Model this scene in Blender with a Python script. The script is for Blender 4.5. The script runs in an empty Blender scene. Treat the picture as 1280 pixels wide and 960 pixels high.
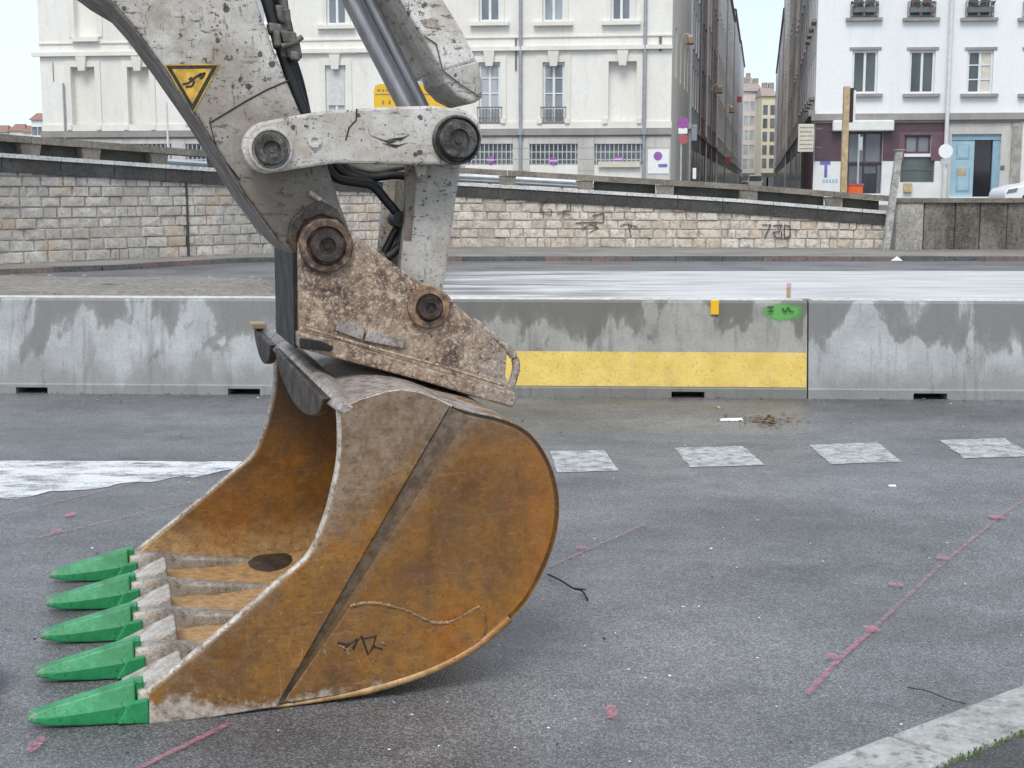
import bpy, bmesh, math, random
from mathutils import Vector, Matrix
random.seed(7)
sc = bpy.context.scene
col = sc.collection
PI = math.pi

# ------------------------------------------------------------------ camera
F_PX, CAM_H, HORIZON = 1750.0, 1.7, 235.0          # in the 1280 x 960 photograph
PITCH = math.atan((480 - HORIZON) / F_PX)
cam_d = bpy.data.cameras.new("camera")
cam_d.sensor_width = 36.0
cam_d.lens = F_PX / 1280 * 36.0
cam_d.clip_end = 4000
cam = bpy.data.objects.new("camera", cam_d)
cam.location = (0, 0, CAM_H)
cam.rotation_euler = (PI / 2 - PITCH, 0, 0)
col.objects.link(cam)
sc.camera = cam

# ------------------------------------------------------------------ sky, sun, exposure
SUN_EL, SUN_AZ = math.radians(54), math.radians(193)     # azimuth clockwise from +Y
world = bpy.data.worlds.new("World")
sc.world = world
world.use_nodes = True
wn, wl = world.node_tree.nodes, world.node_tree.links
wn.clear()
sky = wn.new("ShaderNodeTexSky"); sky.sky_type = 'NISHITA'; sky.sun_disc = False
sky.sun_elevation = SUN_EL; sky.sun_rotation = SUN_AZ
sky.air_density = 1.0; sky.dust_density = 2.0; sky.ozone_density = 1.0
tc = wn.new("ShaderNodeTexCoord")
mp = wn.new("ShaderNodeMapping"); mp.inputs['Scale'].default_value = (1.2, 1.2, 3.0)
cl = wn.new("ShaderNodeTexNoise"); cl.inputs['Scale'].default_value = 2.2; cl.inputs['Detail'].default_value = 5
cr = wn.new("ShaderNodeValToRGB")
cr.color_ramp.elements[0].position = .3; cr.color_ramp.elements[0].color = (.62, .62, .62, 1)
cr.color_ramp.elements[1].position = .75; cr.color_ramp.elements[1].color = (.95, .95, .95, 1)
cm = wn.new("ShaderNodeMix"); cm.data_type = 'RGBA'
cm.inputs[7].default_value = (5.9, 6.8, 7.7, 1)      # high thin cloud deck
bg = wn.new("ShaderNodeBackground"); bg.inputs['Strength'].default_value = 0.095
wo = wn.new("ShaderNodeOutputWorld")
wl.new(tc.outputs['Generated'], mp.inputs['Vector']); wl.new(mp.outputs[0], cl.inputs['Vector'])
wl.new(cl.outputs['Fac'], cr.inputs[0]); wl.new(cr.outputs[0], cm.inputs[0])
wl.new(sky.outputs[0], cm.inputs[6]); wl.new(cm.outputs[2], bg.inputs['Color']); wl.new(bg.outputs[0], wo.inputs[0])

sun_d = bpy.data.lights.new("sun", 'SUN')
sun_d.energy = 1.25; sun_d.angle = math.radians(25); sun_d.color = (1, .95, .875)
sun = bpy.data.objects.new("sun", sun_d)
sdir = Vector((math.sin(SUN_AZ) * math.cos(SUN_EL), math.cos(SUN_AZ) * math.cos(SUN_EL), math.sin(SUN_EL)))
sun.rotation_euler = (-sdir).to_track_quat('-Z', 'Y').to_euler()
sun.location = (0, -5, 30)
col.objects.link(sun)
sc.view_settings.view_transform = 'Standard'
sc.view_settings.look = 'None'
sc.view_settings.exposure = 0.78
sc.view_settings.gamma = 1.0
sc.view_settings.use_curve_mapping = False

# ------------------------------------------------------------------ where a point of the photograph lies
CP, SP = math.cos(PITCH), math.sin(PITCH)
def ray(x, y):
    a, b = (x - 640) / F_PX, (480 - y) / F_PX
    return Vector((a, CP + b * SP, -SP + b * CP))
CAM = Vector((0, 0, CAM_H))
def G(x, y, z=0.0):
    r = ray(x, y); return CAM + r * ((z - CAM_H) / r.z)
def D(x, y, Y):
    r = ray(x, y); return CAM + r * (Y / r.y)
def on_line(x, y, Y0, k):                 # vertical plane Y = Y0 + k X
    r = ray(x, y); return CAM + r * (Y0 / (r.y - k * r.x))
def crom(pts, n=6, closed=False):
    pts = [Vector(p) for p in pts]; out = []
    m = len(pts)
    for i in range(m if closed else m - 1):
        p1, p2 = pts[i], pts[(i + 1) % m]
        p0 = pts[i - 1] if (closed or i > 0) else p1 * 2 - p2
        p3 = pts[(i + 2) % m] if (closed or i + 2 < m) else p2 * 2 - p1
        for j in range(n):
            t = j / n
            out.append(.5 * (2 * p1 + (p2 - p0) * t + (2 * p0 - 5 * p1 + 4 * p2 - p3) * t * t + (3 * p1 - p0 - 3 * p2 + p3) * t ** 3))
    if not closed: out.append(pts[-1])
    return out

# ------------------------------------------------------------------ materials
class Mat:
    def __init__(s, name):
        s.m = bpy.data.materials.new(name); s.m.use_nodes = True
        s.n, s.l = s.m.node_tree.nodes, s.m.node_tree.links
        s.b = s.n['Principled BSDF']; s.out = s.n['Material Output']
        s.tc = s.n.new("ShaderNodeTexCoord")
    def coord(s, scale=(1, 1, 1), rot=(0, 0, 0), world=False):
        mp = s.n.new("ShaderNodeMapping"); mp.inputs['Scale'].default_value = scale; mp.inputs['Rotation'].default_value = rot
        if world:
            g = s.n.new("ShaderNodeNewGeometry"); s.l.new(g.outputs['Position'], mp.inputs[0])
        else: s.l.new(s.tc.outputs['Object'], mp.inputs[0])
        return mp.outputs[0]
    def noise(s, scale, detail=4, rough=.55, c=None, dist=0.0):
        t = s.n.new("ShaderNodeTexNoise"); t.inputs['Scale'].default_value = scale
        t.inputs['Detail'].default_value = detail; t.inputs['Roughness'].default_value = rough; t.inputs['Distortion'].default_value = dist
        s.l.new(c if c is not None else s.coord(), t.inputs['Vector']); return t.outputs['Fac']
    def vor(s, scale, c=None, feature='F1', out='Distance'):
        t = s.n.new("ShaderNodeTexVoronoi"); t.feature = feature; t.inputs['Scale'].default_value = scale
        s.l.new(c if c is not None else s.coord(), t.inputs['Vector']); return t.outputs[out]
    def ramp(s, f, stops, interp='LINEAR'):
        r = s.n.new("ShaderNodeValToRGB"); r.color_ramp.interpolation = interp
        e = r.color_ramp.elements
        while len(e) < len(stops): e.new(.5)
        for i, (p, c) in enumerate(stops):
            e[i].position = p
            e[i].color = (c, c, c, 1) if isinstance(c, (int, float)) else (*c, 1)
        s.l.new(f, r.inputs[0]); return r.outputs[0]
    def mix(s, f, a, b, mode='MIX'):
        x = s.n.new("ShaderNodeMix"); x.data_type = 'RGBA'; x.blend_type = mode
        for i, v in ((0, f), (6, a), (7, b)):
            if isinstance(v, (int, float)): x.inputs[i].default_value = v if i == 0 else (v, v, v, 1)
            elif isinstance(v, tuple): x.inputs[i].default_value = (*v, 1)
            else: s.l.new(v, x.inputs[i])
        return x.outputs[2]
    def math(s, op, a, b=0.0):
        x = s.n.new("ShaderNodeMath"); x.operation = op
        for i, v in enumerate((a, b)):
            if isinstance(v, (int, float)): x.inputs[i].default_value = v
            else: s.l.new(v, x.inputs[i])
        return x.outputs[0]
    def xyz(s, world=False):
        x = s.n.new("ShaderNodeSeparateXYZ")
        if world:
            g = s.n.new("ShaderNodeNewGeometry"); s.l.new(g.outputs['Position'], x.inputs[0])
        else: s.l.new(s.tc.outputs['Object'], x.inputs[0])
        return x.outputs
    def rnd(s, island=False):
        if island: return s.n.new("ShaderNodeNewGeometry").outputs['Random Per Island']
        return s.n.new("ShaderNodeObjectInfo").outputs['Random']
    def set(s, color=None, rough=None, metal=None, spec=None, alpha=None):
        for k, v in (('Base Color', color), ('Roughness', rough), ('Metallic', metal), ('Specular IOR Level', spec), ('Alpha', alpha)):
            if v is None: continue
            if isinstance(v, tuple): s.b.inputs[k].default_value = (*v, 1)
            elif isinstance(v, (int, float)): s.b.inputs[k].default_value = v
            else: s.l.new(v, s.b.inputs[k])
        return s
    def bump(s, h, strength=.4, dist=.01):
        b = s.n.new("ShaderNodeBump"); b.inputs['Strength'].default_value = strength; b.inputs['Distance'].default_value = dist
        s.l.new(h, b.inputs['Height']); s.l.new(b.outputs[0], s.b.inputs['Normal']); return s

def plain(name, c, rough=.6, metal=0.0, var=.12, scale=6.0, world=True, bump=0.0):
    m = Mat(name); n = m.noise(scale, 5, .6, m.coord(world=world))
    lo = tuple(max(0, x * (1 - var * 1.6)) for x in c); hi = tuple(min(1, x * (1 + var)) for x in c)
    m.set(m.ramp(n, [(.25, lo), (.7, hi)]), rough, metal)
    if bump: m.bump(n, bump, .02)
    return m.m

def asphalt(name, c0=.14, c1=.23, tint=(1, 1.008, 1.05), gloss=(.34, .62), big=.55, k=1.0):
    m = Mat(name); w = m.coord(world=True)
    fine = m.noise(210, 2, .6, w); md = m.noise(130, 3, .65, w); agg = m.vor(125, w, out='Color'); edge = m.vor(125, w); lg = m.noise(big, 6, .62, w); st = m.noise(.8, 6, .62, m.coord((.6, 1.0, 1), (0, 0, .5), world=True)); sp = m.noise(5, 5, .65, w)
    sep = m.n.new("ShaderNodeSeparateColor"); m.l.new(agg, sep.inputs[0]); g = sep.outputs[0]
    base = m.ramp(g, [(0.0, c0 * .55), (.35, c0), (.7, c1), (.92, c1 * 1.15), (1.0, c1 * 1.5)])
    base = m.mix(m.ramp(edge, [(.32, 0.0), (.62, .6)]), base, (.06, .05, .053))
    base = m.mix(m.ramp(md, [(.36, .7), (.47, 0.0)]), base, (.04, .04, .042)); base = m.mix(m.ramp(fine, [(.58, 0.0), (.68, .6)]), base, (c1 * 2.1, c1 * 2.07, c1 * 2.0))
    fl = m.vor(30, w); base = m.mix(m.ramp(fl, [(.05, .9), (.085, 0.0)]), base, (.52, .50, .47))
    base = m.mix(1.0, base, m.ramp(lg, [(.34, (.66, .655, .65)), (.62, (1.2, 1.2, 1.2))]), 'MULTIPLY')
    base = m.mix(1.0, base, m.ramp(st, [(.36, (.76, .75, .74)), (.6, (1.1, 1.1, 1.1))]), 'MULTIPLY')
    base = m.mix(1.0, base, m.ramp(sp, [(.36, (.84, .84, .84)), (.6, (1.06, 1.06, 1.06))]), 'MULTIPLY')
    base = m.mix(1.0, base, tint, 'MULTIPLY')
    r = m.math('ADD', m.ramp(st, [(.36, gloss[1]), (.62, gloss[0])]), m.math('MULTIPLY', m.math('SUBTRACT', md, .5), 1.1))
    m.set(base, r, 0, .62 * k)
    m.b.inputs['Coat Weight'].default_value = .2 * k * k; m.b.inputs['Coat Roughness'].default_value = .36
    m.bump(m.mix(.6, edge, md), .8, .006)
    return m.m
M = {}
M['road'] = asphalt("wet asphalt")
M['road_dark'] = asphalt("dark pavement asphalt", .05, .095, (1, .99, .97), (.5, .75), k=.6)
M['quay'] = asphalt("quay asphalt", .06, .11)

def apron():
    m = Mat("pale streaked apron"); w = m.coord((.32, 1.9, 1), world=True)
    a = m.noise(.75, 6, .62, w); b = m.noise(1.5, 6, .68, w)
    x = m.xyz(True)[0]
    f = m.math('ADD', m.math('MULTIPLY', m.math('ADD', x, 2.2), .15), m.math('MULTIPLY', m.math('SUBTRACT', a, .5), 3.4))
    pale = m.ramp(b, [(.36, (.38, .37, .365)), (.60, (.60, .59, .58))])
    m.set(m.mix(m.ramp(f, [(.05, 0.0), (.55, 1.0)]), (.16, .16, .17), pale), .5)
    return m.m
M['apron'] = apron()

def worn_paint(name, c, lo=.38, hi=.55, scale=14, rough=.55, stretch=(1, 1, 1)):
    m = Mat(name); w = m.coord(stretch, world=True)
    n = m.noise(scale, 8, .72, w); n2 = m.noise(150, 3, .6, w)
    f = m.math('ADD', m.math('MULTIPLY', n, .75), m.math('MULTIPLY', n2, .25))
    m.set(m.ramp(n2, [(.3, tuple(x * .8 for x in c)), (.6, c)]), rough, alpha=m.ramp(f, [(lo, 0.0), (hi, 1.0)]))
    return m.m
M['white_mark'] = worn_paint("worn white road paint", (.50, .50, .49), .32, .56, 10)
M['white_band'] = worn_paint("fresh white road paint", (.70, .70, .71), .37, .52, 4.5, stretch=(.6, 1.4, 1))
M['pink'] = worn_paint("pink marking spray", (.56, .22, .28), .40, .78, 34)
M['pink_solid'] = worn_paint("pink marking spray thick", (.62, .19, .26), .38, .70, 34)

def barrier_mat(name, pale, dark, seed, drip=.55):
    m = Mat(name); x, y, z = m.xyz()
    mp = m.n.new("ShaderNodeMapping"); mp.inputs['Location'].default_value = (seed * 7.3, seed, 0); mp.inputs['Scale'].default_value = (1.15, .6, .5)
    m.l.new(m.tc.outputs['Object'], mp.inputs[0]); c = mp.outputs[0]
    a = m.noise(2.6, 5, .55, c, .35); b = m.noise(7, 6, .65, c)
    hgt = m.math('MULTIPLY', m.math('SUBTRACT', z, .42), 1.45)
    f = m.math('ADD', hgt, m.math('MULTIPLY', m.math('SUBTRACT', a, drip), 3.0))
    f = m.math('ADD', f, m.math('MULTIPLY', m.math('SUBTRACT', b, .5), .35))
    wet = m.ramp(f, [(.25, 0.0), (.35, .75), (.50, .95)])
    low = m.noise(3.2, 5, .6, m.coord((1, 1, 1)))
    cc = m.mix(m.ramp(low, [(.35, 0.0), (.65, 1.0)]), pale, tuple(v * .74 for v in pale))
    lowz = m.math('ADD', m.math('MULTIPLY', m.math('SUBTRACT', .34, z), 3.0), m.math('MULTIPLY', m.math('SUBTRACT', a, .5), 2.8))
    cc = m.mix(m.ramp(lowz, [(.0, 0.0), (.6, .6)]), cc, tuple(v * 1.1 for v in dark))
    cc = m.mix(wet, cc, dark)
    dr = m.noise(5, 5, .7, m.coord((2.2, 1, .22))); cc = m.mix(m.ramp(dr, [(.54, 0.0), (.66, .45)]), cc, tuple(v * .8 for v in dark))
    pk = m.vor(26, m.coord()); cc = m.mix(m.ramp(pk, [(.05, .8), (.085, 0.0)]), cc, (.07, .065, .06))
    fine = m.noise(60, 4, .7, m.coord())
    cc = m.mix(m.ramp(fine, [(.3, .35), (.5, 0.0)]), cc, (.12, .115, .11))
    m.set(cc, m.ramp(wet, [(0.0, .75), (1.0, .5)])); m.bump(m.mix(.4, fine, b), .35, .01)
    return m.m
M['barrier_a'] = barrier_mat("blotched pale concrete", (.46, .468, .475), (.185, .182, .172), 1.0, .46)
M['barrier_b'] = barrier_mat("weathered grey concrete", (.36, .35, .32), (.13, .123, .11), 2.6, .47)
M['barrier_c'] = barrier_mat("patchy pale concrete", (.46, .468, .475), (.18, .177, .168), 5.2, .44)

def yellow_band():
    m = Mat("yellow painted band"); n = m.noise(5, 6, .6); n2 = m.noise(50, 4, .7); v = m.vor(13)
    c = m.ramp(n, [(.3, (.64, .45, .09)), (.62, (.78, .57, .15))])
    c = m.mix(m.ramp(n2, [(.34, .7), (.44, 0.0)]), c, (.33, .26, .11)); c = m.mix(m.ramp(v, [(.05, .8), (.075, 0.0)]), c, (.14, .115, .07)); e = m.noise(2.2, 7, .75); x, y, z = m.xyz()
    t = m.math('ADD', m.math('ABSOLUTE', m.math('MULTIPLY', m.math('SUBTRACT', z, .232), 4.6)), m.math('MULTIPLY', m.math('SUBTRACT', m.noise(9, 7, .8), .5), 1.6)); c = m.mix(m.ramp(t, [(.66, 0.0), (.86, .75)]), c, (.30, .28, .22)); c = m.mix(m.ramp(e, [(.55, 0.0), (.66, .4)]), c, (.42, .32, .12))
    m.set(c, .55).bump(n2, .2, .005); return m.m
M['yellow_band'] = yellow_band()

def rust(name='rusty bucket steel', kind='side'):
    m = Mat(name); x, y, z = m.xyz()
    a = m.noise(2.6, 6, .62, dist=.6); b = m.noise(9, 7, .68); f = m.noise(75, 5, .72); g = m.noise(26, 6, .72)
    c = m.ramp(a, [(.32, (.135, .056, .014)), (.44, (.235, .103, .02)), (.54, (.335, .145, .022)), (.66, (.34, .115, .014))])
    c = m.mix(m.ramp(b, [(.46, 0.0), (.64, .5)]), c, (.14, .082, .045)); bg_ = m.noise(1.7, 4, .6); c = m.mix(m.ramp(bg_, [(.36, .6), (.52, 0.0)]), c, (.15, .082, .038))
    c = m.mix(m.ramp(g, [(.38, .32), (.52, 0.0)]), c, (.10, .052, .022)); c = m.mix(m.ramp(g, [(.52, 0.0), (.68, .30)]), c, (.36, .20, .07))
    grey = m.ramp(b, [(.34, (.10, .062, .038)), (.5, (.155, .10, .062)), (.66, (.215, .152, .10))])
    if kind == 'side':
        t = m.math('ADD', m.math('MULTIPLY', m.math('SUBTRACT', z, .66), 1.7), m.math('MULTIPLY', m.math('SUBTRACT', a, .5), 3.0))
        t = m.math('SUBTRACT', t, m.math('MULTIPLY', m.math('SUBTRACT', x, .35), .55))
        c = m.mix(m.ramp(t, [(-.1, 0.0), (.65, .8)]), c, grey)
        ds = m.math('SUBTRACT', m.math('MULTIPLY', x, .852), m.math('MULTIPLY', z, .523))
        wd = m.math('ADD', .022, m.math('MULTIPLY', z, .105)); q = m.math('ADD', m.math('DIVIDE', ds, wd), m.math('MULTIPLY', m.math('SUBTRACT', b, .5), 1.1))
        c = m.mix(m.ramp(m.math('ADD', m.math('MULTIPLY', q, .25), .25), [(.22, 0.0), (.27, .8), (.36, .6), (.55, 0.0)]), c, m.ramp(g, [(.4, (.12, .093, .07)), (.6, (.24, .20, .165))]))
        # scoured by digging: along the mouth, and the front lower corner
        d = m.math('SUBTRACT', m.math('MULTIPLY', m.math('SUBTRACT', x, .122), .615), m.math('MULTIPLY', m.math('SUBTRACT', z, .497), .789))
        t = m.math('ADD', m.math('SUBTRACT', .06, d), m.math('MULTIPLY', m.math('SUBTRACT', b, .5), .55))
        c = m.mix(m.ramp(t, [(-.01, 0.0), (.16, .62)]), c, m.ramp(g, [(.38, (.17, .115, .07)), (.62, (.34, .27, .20))]))
        t = m.math('ADD', m.math('SUBTRACT', .075, z), m.math('MULTIPLY', m.math('SUBTRACT', b, .5), .26))
        t = m.math('SUBTRACT', t, m.math('MULTIPLY', m.math('ADD', x, .25), .075))
        c = m.mix(m.ramp(t, [(0.0, 0.0), (.035, .9)]), c, m.ramp(g, [(.38, (.20, .15, .11)), (.5, (.44, .385, .325)), (.62, (.58, .53, .47))]))
        t = m.math('ADD', m.math('MULTIPLY', m.math('SUBTRACT', x, .80), 3.0), m.math('MULTIPLY', m.math('SUBTRACT', b, .5), 2.0)); c = m.mix(m.ramp(t, [(.0, 0.0), (.5, .6)]), c, (.40, .145, .016))
        sc1 = m.noise(5, 7, .8, m.coord((1.0, 1, 9.0), (0, .95, 0)), .4); sc2 = m.noise(6, 7, .8, m.coord((9.0, 1, 1.0), (0, .25, 0)), .4)
        lowm = m.ramp(z, [(.05, 1.0), (.75, .25)])
        for q in (sc1, sc2): c = m.mix(m.math('MULTIPLY', lowm, m.ramp(q, [(.60, 0.0), (.70, .6)])), c, (.50, .41, .30))
    elif kind == 'in':
        c = m.mix(m.ramp(m.math('ADD', z, m.math('MULTIPLY', a, .35)), [(.26, .85), (.42, 0.0)]), c, m.ramp(g, [(.4, (.40, .23, .095)), (.6, (.62, .40, .19))]))  # floor coloured paler for the light its glossy steel reflects
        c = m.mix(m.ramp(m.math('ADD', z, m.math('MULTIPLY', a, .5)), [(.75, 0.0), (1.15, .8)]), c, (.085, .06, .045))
    else:
        t = m.math('ADD', m.math('SUBTRACT', z, .93), m.math('MULTIPLY', m.math('SUBTRACT', b, .5), .5))
        c = m.mix(m.ramp(t, [(-.03, 0.0), (.04, .9)]), c, m.ramp(g, [(.4, (.24, .205, .19)), (.58, (.46, .42, .405))]))
    s1 = m.noise(13, 6, .75, m.coord((1.0, 1, 6.0), (0, .75, 0))); s2 = m.noise(17, 6, .78, m.coord((6.0, 1, 1.0), (0, .45, 0))); s3 = m.noise(15, 6, .78, m.coord((1.0, 1, 5.0), (0, -.35, 0)))
    mk = m.ramp(m.noise(3.5, 4, .6), [(.42, .25), (.62, 1.0)])
    for q, k in ((s1, .38), (s2, .16), (s3, .30)): c = m.mix(m.math('MULTIPLY', mk, m.ramp(q, [(.575, 0.0), (.69, k)])), c, (.46, .36, .25))
    c = m.mix(m.ramp(s1, [(.33, .35), (.43, 0.0)]), c, (.08, .045, .02))
    c = m.mix(m.ramp(f, [(.33, .7), (.43, 0.0)]), c, (.07, .036, .018)); c = m.mix(m.ramp(f, [(.62, 0.0), (.71, .6)]), c, (.52, .40, .28))
    m.set(c, m.ramp(b, [(.38, .30), (.62, .52)]), .12, .5); m.bump(m.mix(.45, f, b), .4, .008)
    return m.m
M['rust'] = rust(); M['rust_in'] = rust('rusty bucket inner steel', 'in'); M['rust_skin'] = rust('rusty bucket back steel', 'skin')

def steel(name, lo, mid, hi, sc_=9, rough=(.35, .6), metal=.25, rustc=(.20, .10, .045), ramt=.5):
    m = Mat(name); a = m.noise(sc_, 6, .65); f = m.noise(sc_ * 9, 5, .7)
    c = m.ramp(a, [(.36, lo), (.5, mid), (.64, hi)])
    c = m.mix(m.ramp(m.noise(sc_ * 1.7, 6, .7), [(.50, 0.0), (.62, ramt)]), c, rustc)
    c = m.mix(m.ramp(f, [(.36, .7), (.47, 0.0)]), c, tuple(v * .35 for v in lo)); c = m.mix(m.ramp(f, [(.57, 0.0), (.68, .65)]), c, tuple(min(1, v * 1.3) for v in hi))
    m.set(c, m.ramp(a, [(.3, rough[1]), (.7, rough[0])]), metal); m.bump(f, .35, .006); return m.m
M['worn_lit_edge'] = steel("scoured steel", (.25, .21, .17), (.46, .41, .35), (.60, .55, .49), 11)  # scoured steel, also the pale tone of painted-in lit edges
M['seam'] = steel("dull grey steel", (.095, .078, .068), (.165, .138, .118), (.28, .245, .215), 12, ramt=.45)
M['shroud'] = steel("pale scoured steel", (.33, .29, .25), (.50, .46, .42), (.60, .57, .53), 14, (.4, .65), .2, (.32, .21, .12), .5)
M['adapter'] = steel('worn tooth adapter steel', (.19, .16, .135), (.33, .295, .26), (.46, .425, .385), 14, (.38, .62), .25, (.22, .14, .075), .55)
M['lip'] = steel("scuffed lip steel", (.20, .165, .14), (.36, .32, .29), (.52, .48, .45), 9, (.35, .6), .3)
M['dark_steel'] = steel("dirty dark steel", (.022, .017, .014), (.052, .04, .033), (.10, .078, .063), 10, (.4, .7), .2, (.09, .05, .03), .5)
M['black'] = steel("greasy and shaded black steel", (.008, .008, .009), (.016, .016, .017), (.03, .03, .03), 10, (.4, .6), .2, (.03, .02, .015), .3)
M['under'] = steel('dark underside paint', (.075, .066, .06), (.135, .122, .114), (.20, .185, .175), 7, ramt=.3)  # dark tone for the stick's lower face
M['pin'] = steel("greasy pin steel", (.03, .028, .026), (.085, .08, .073), (.19, .18, .165), 22, (.28, .55), .45, (.08, .05, .035), .4)
M['pin_rust'] = steel("rusty pin steel", (.022, .016, .014), (.05, .034, .03), (.11, .085, .075), 22, (.3, .55), .35, (.10, .05, .03), .5)
M['boss_rust'] = steel("rusty boss ring", (.07, .045, .035), (.22, .14, .09), (.42, .29, .19), 24, (.5, .7), .1, (.28, .12, .05), .6)
M['boss_dark'] = steel('dark rusty boss ring', (.04, .028, .023), (.11, .073, .055), (.34, .24, .17), 26, (.5, .7), .1, (.20, .09, .045), .6)
def coupler():
    m = Mat("pitted rusty coupler steel"); a = m.noise(4, 6, .68, dist=.5); f = m.noise(34, 7, .80); g = m.noise(90, 5, .75); h = m.noise(13, 6, .7); x, y, z = m.xyz()
    c = m.ramp(a, [(.34, (.085, .056, .042)), (.44, (.205, .138, .096)), (.54, (.36, .26, .18)), (.66, (.30, .235, .185))])
    t = m.math('ADD', m.math('MULTIPLY', m.math('SUBTRACT', x, .78), 2.2), m.math('MULTIPLY', m.math('SUBTRACT', h, .5), 2.0)); c = m.mix(m.ramp(t, [(-.1, 0.0), (.3, .6)]), c, (.33, .30, .285))
    c = m.mix(m.ramp(h, [(.54, 0.0), (.66, .42)]), c, (.27, .145, .075))
    c = m.mix(m.ramp(f, [(.36, .85), (.46, 0.0)]), c, (.04, .027, .022))
    c = m.mix(m.ramp(f, [(.525, 0.0), (.60, .8)]), c, (.58, .47, .36))
    c = m.mix(m.ramp(g, [(.555, 0.0), (.64, .85)]), c, (.72, .63, .54)); c = m.mix(m.ramp(g, [(.34, .8), (.42, 0.0)]), c, (.04, .028, .022))
    m.set(c, .6, .1, .4).bump(m.mix(.5, f, g), .5, .008); return m.m
M['coupler'] = coupler()

def chipped(name='chipped white paint', dirt=0.0, dz=(1.5, 2.0), tone=1.0):
    m = Mat(name); x, y, z = m.xyz(); T = lambda *q: tuple(v * tone for v in q)
    a = m.noise(3, 6, .65); b = m.noise(30, 6, .74); v = m.vor(15); v2 = m.vor(38); e = m.noise(8, 7, .74); g = m.noise(80, 4, .7)
    c = m.ramp(a, [(.36, T(.44, .41, .365)), (.5, T(.575, .545, .50)), (.62, T(.68, .66, .625))])
    c = m.mix(m.ramp(e, [(.46, 0.0), (.62, .65)]), c, T(.40, .335, .27)); rr = m.noise(5, 6, .72); c = m.mix(m.ramp(rr, [(.55, 0.0), (.66, .4)]), c, T(.30, .215, .145))
    c = m.mix(m.ramp(g, [(.36, .4), (.47, 0.0)]), c, T(.27, .24, .21))
    if dirt:
        t = m.math('ADD', m.math('MULTIPLY', m.math('SUBTRACT', dz[1], z), 1 / (dz[1] - dz[0])), m.math('MULTIPLY', m.math('SUBTRACT', e, .5), 1.5))
        c = m.mix(m.ramp(t, [(-.1, 0.0), (.45, .45 * dirt), (1.0, .92 * dirt)]), c, m.ramp(e, [(.4, (.075, .058, .043)), (.6, (.20, .158, .12))]))
    s = m.noise(9, 7, .78, m.coord((1.2, 1, 5.0), (0, -.35, 0))); s2 = m.noise(9, 7, .78, m.coord((5.0, 1, 1.2), (0, -.5, 0)))
    c = m.mix(m.ramp(s, [(.585, 0.0), (.605, .8)]), c, (.085, .072, .062)); c = m.mix(m.ramp(s2, [(.60, 0.0), (.62, .7)]), c, (.10, .085, .07))
    c = m.mix(m.ramp(b, [(.375, .9), (.405, 0.0)]), c, (.065, .055, .047))
    for vv, r0 in ((v, .125), (v2, .115)):
        cv = m.math('ADD', vv, m.math('MULTIPLY', m.math('SUBTRACT', b, .5), .5)); cv = m.math('ADD', cv, m.math('MULTIPLY', m.math('SUBTRACT', e, .46), .5))
        c = m.mix(m.ramp(cv, [(r0, .9), (r0 + .02, 0.0)]), c, (.05, .044, .038))
    m.set(c, m.ramp(b, [(.38, .65), (.6, .42)]), 0, .4).bump(m.mix(.4, b, e), .22, .006); return m.m
M['paint'] = chipped(); M['paint_dirty'] = chipped('mud stained white paint', 1.0, (1.60, 2.32)); M['paint_clean'] = chipped('white paint on rod guard', tone=1.12); M['paint_grey'] = chipped('greyed white paint', tone=.80)
def grn():
    m = Mat("green tooth paint"); a = m.noise(9, 6, .6); b = m.noise(60, 5, .72)
    c = m.ramp(a, [(.4, (.014, .20, .065)), (.6, (.03, .30, .115))])
    x, y, z = m.xyz(); wr = m.math('ADD', m.math('MULTIPLY', m.math('SUBTRACT', -.715, x), 6.0), m.math('MULTIPLY', m.math('SUBTRACT', b, .5), 2.2)); c = m.mix(m.ramp(wr, [(.2, 0.0), (.42, .8)]), c, (.20, .19, .17))
    c = m.mix(m.ramp(b, [(.36, .8), (.42, 0.0)]), c, (.012, .045, .022)); c = m.mix(m.ramp(b, [(.62, 0.0), (.68, .5)]), c, (.12, .46, .25))
    m.set(c, m.ramp(a, [(.3, .5), (.7, .34)])).bump(b, .3, .004); return m.m
M['green'] = grn()
def chrome():
    m = Mat("hydraulic rod steel"); a = m.noise(4, 5, .6, m.coord((6, 6, 1))); m.set(m.ramp(a, [(.4, (.50, .50, .53)), (.6, (.62, .62, .65))]), .34, .6); return m.m
M['rod'] = chrome()
M['rubber'] = plain("black hose rubber", (.014, .014, .015), .5, 0, .3, 30)
M['rubber_grey'] = plain('worn grey rubber', (.10, .105, .105), .7, 0, .3, 20)
M['clamp'] = plain("dirty clamp steel", (.13, .125, .11), .6, .2, .5, 26)
M['sign_yellow'] = plain("yellow sheet", (.80, .47, .02), .5, 0, .08, 3)
M['sticker_yellow'] = plain("scuffed yellow sticker", (.62, .37, .05), .55, 0, .4, 24)
M['sticker_black'] = plain("black print", (.03, .028, .025), .6, 0, .5, 60)
M['weld'] = steel('pale weld metal', (.15, .085, .035), (.27, .175, .09), (.42, .32, .21), 14, (.35, .55), .2, (.27, .12, .03), .85)
M['scratch_dark'] = plain("dark gouge", (.03, .02, .014), .7, 0, .3, 40)

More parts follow.
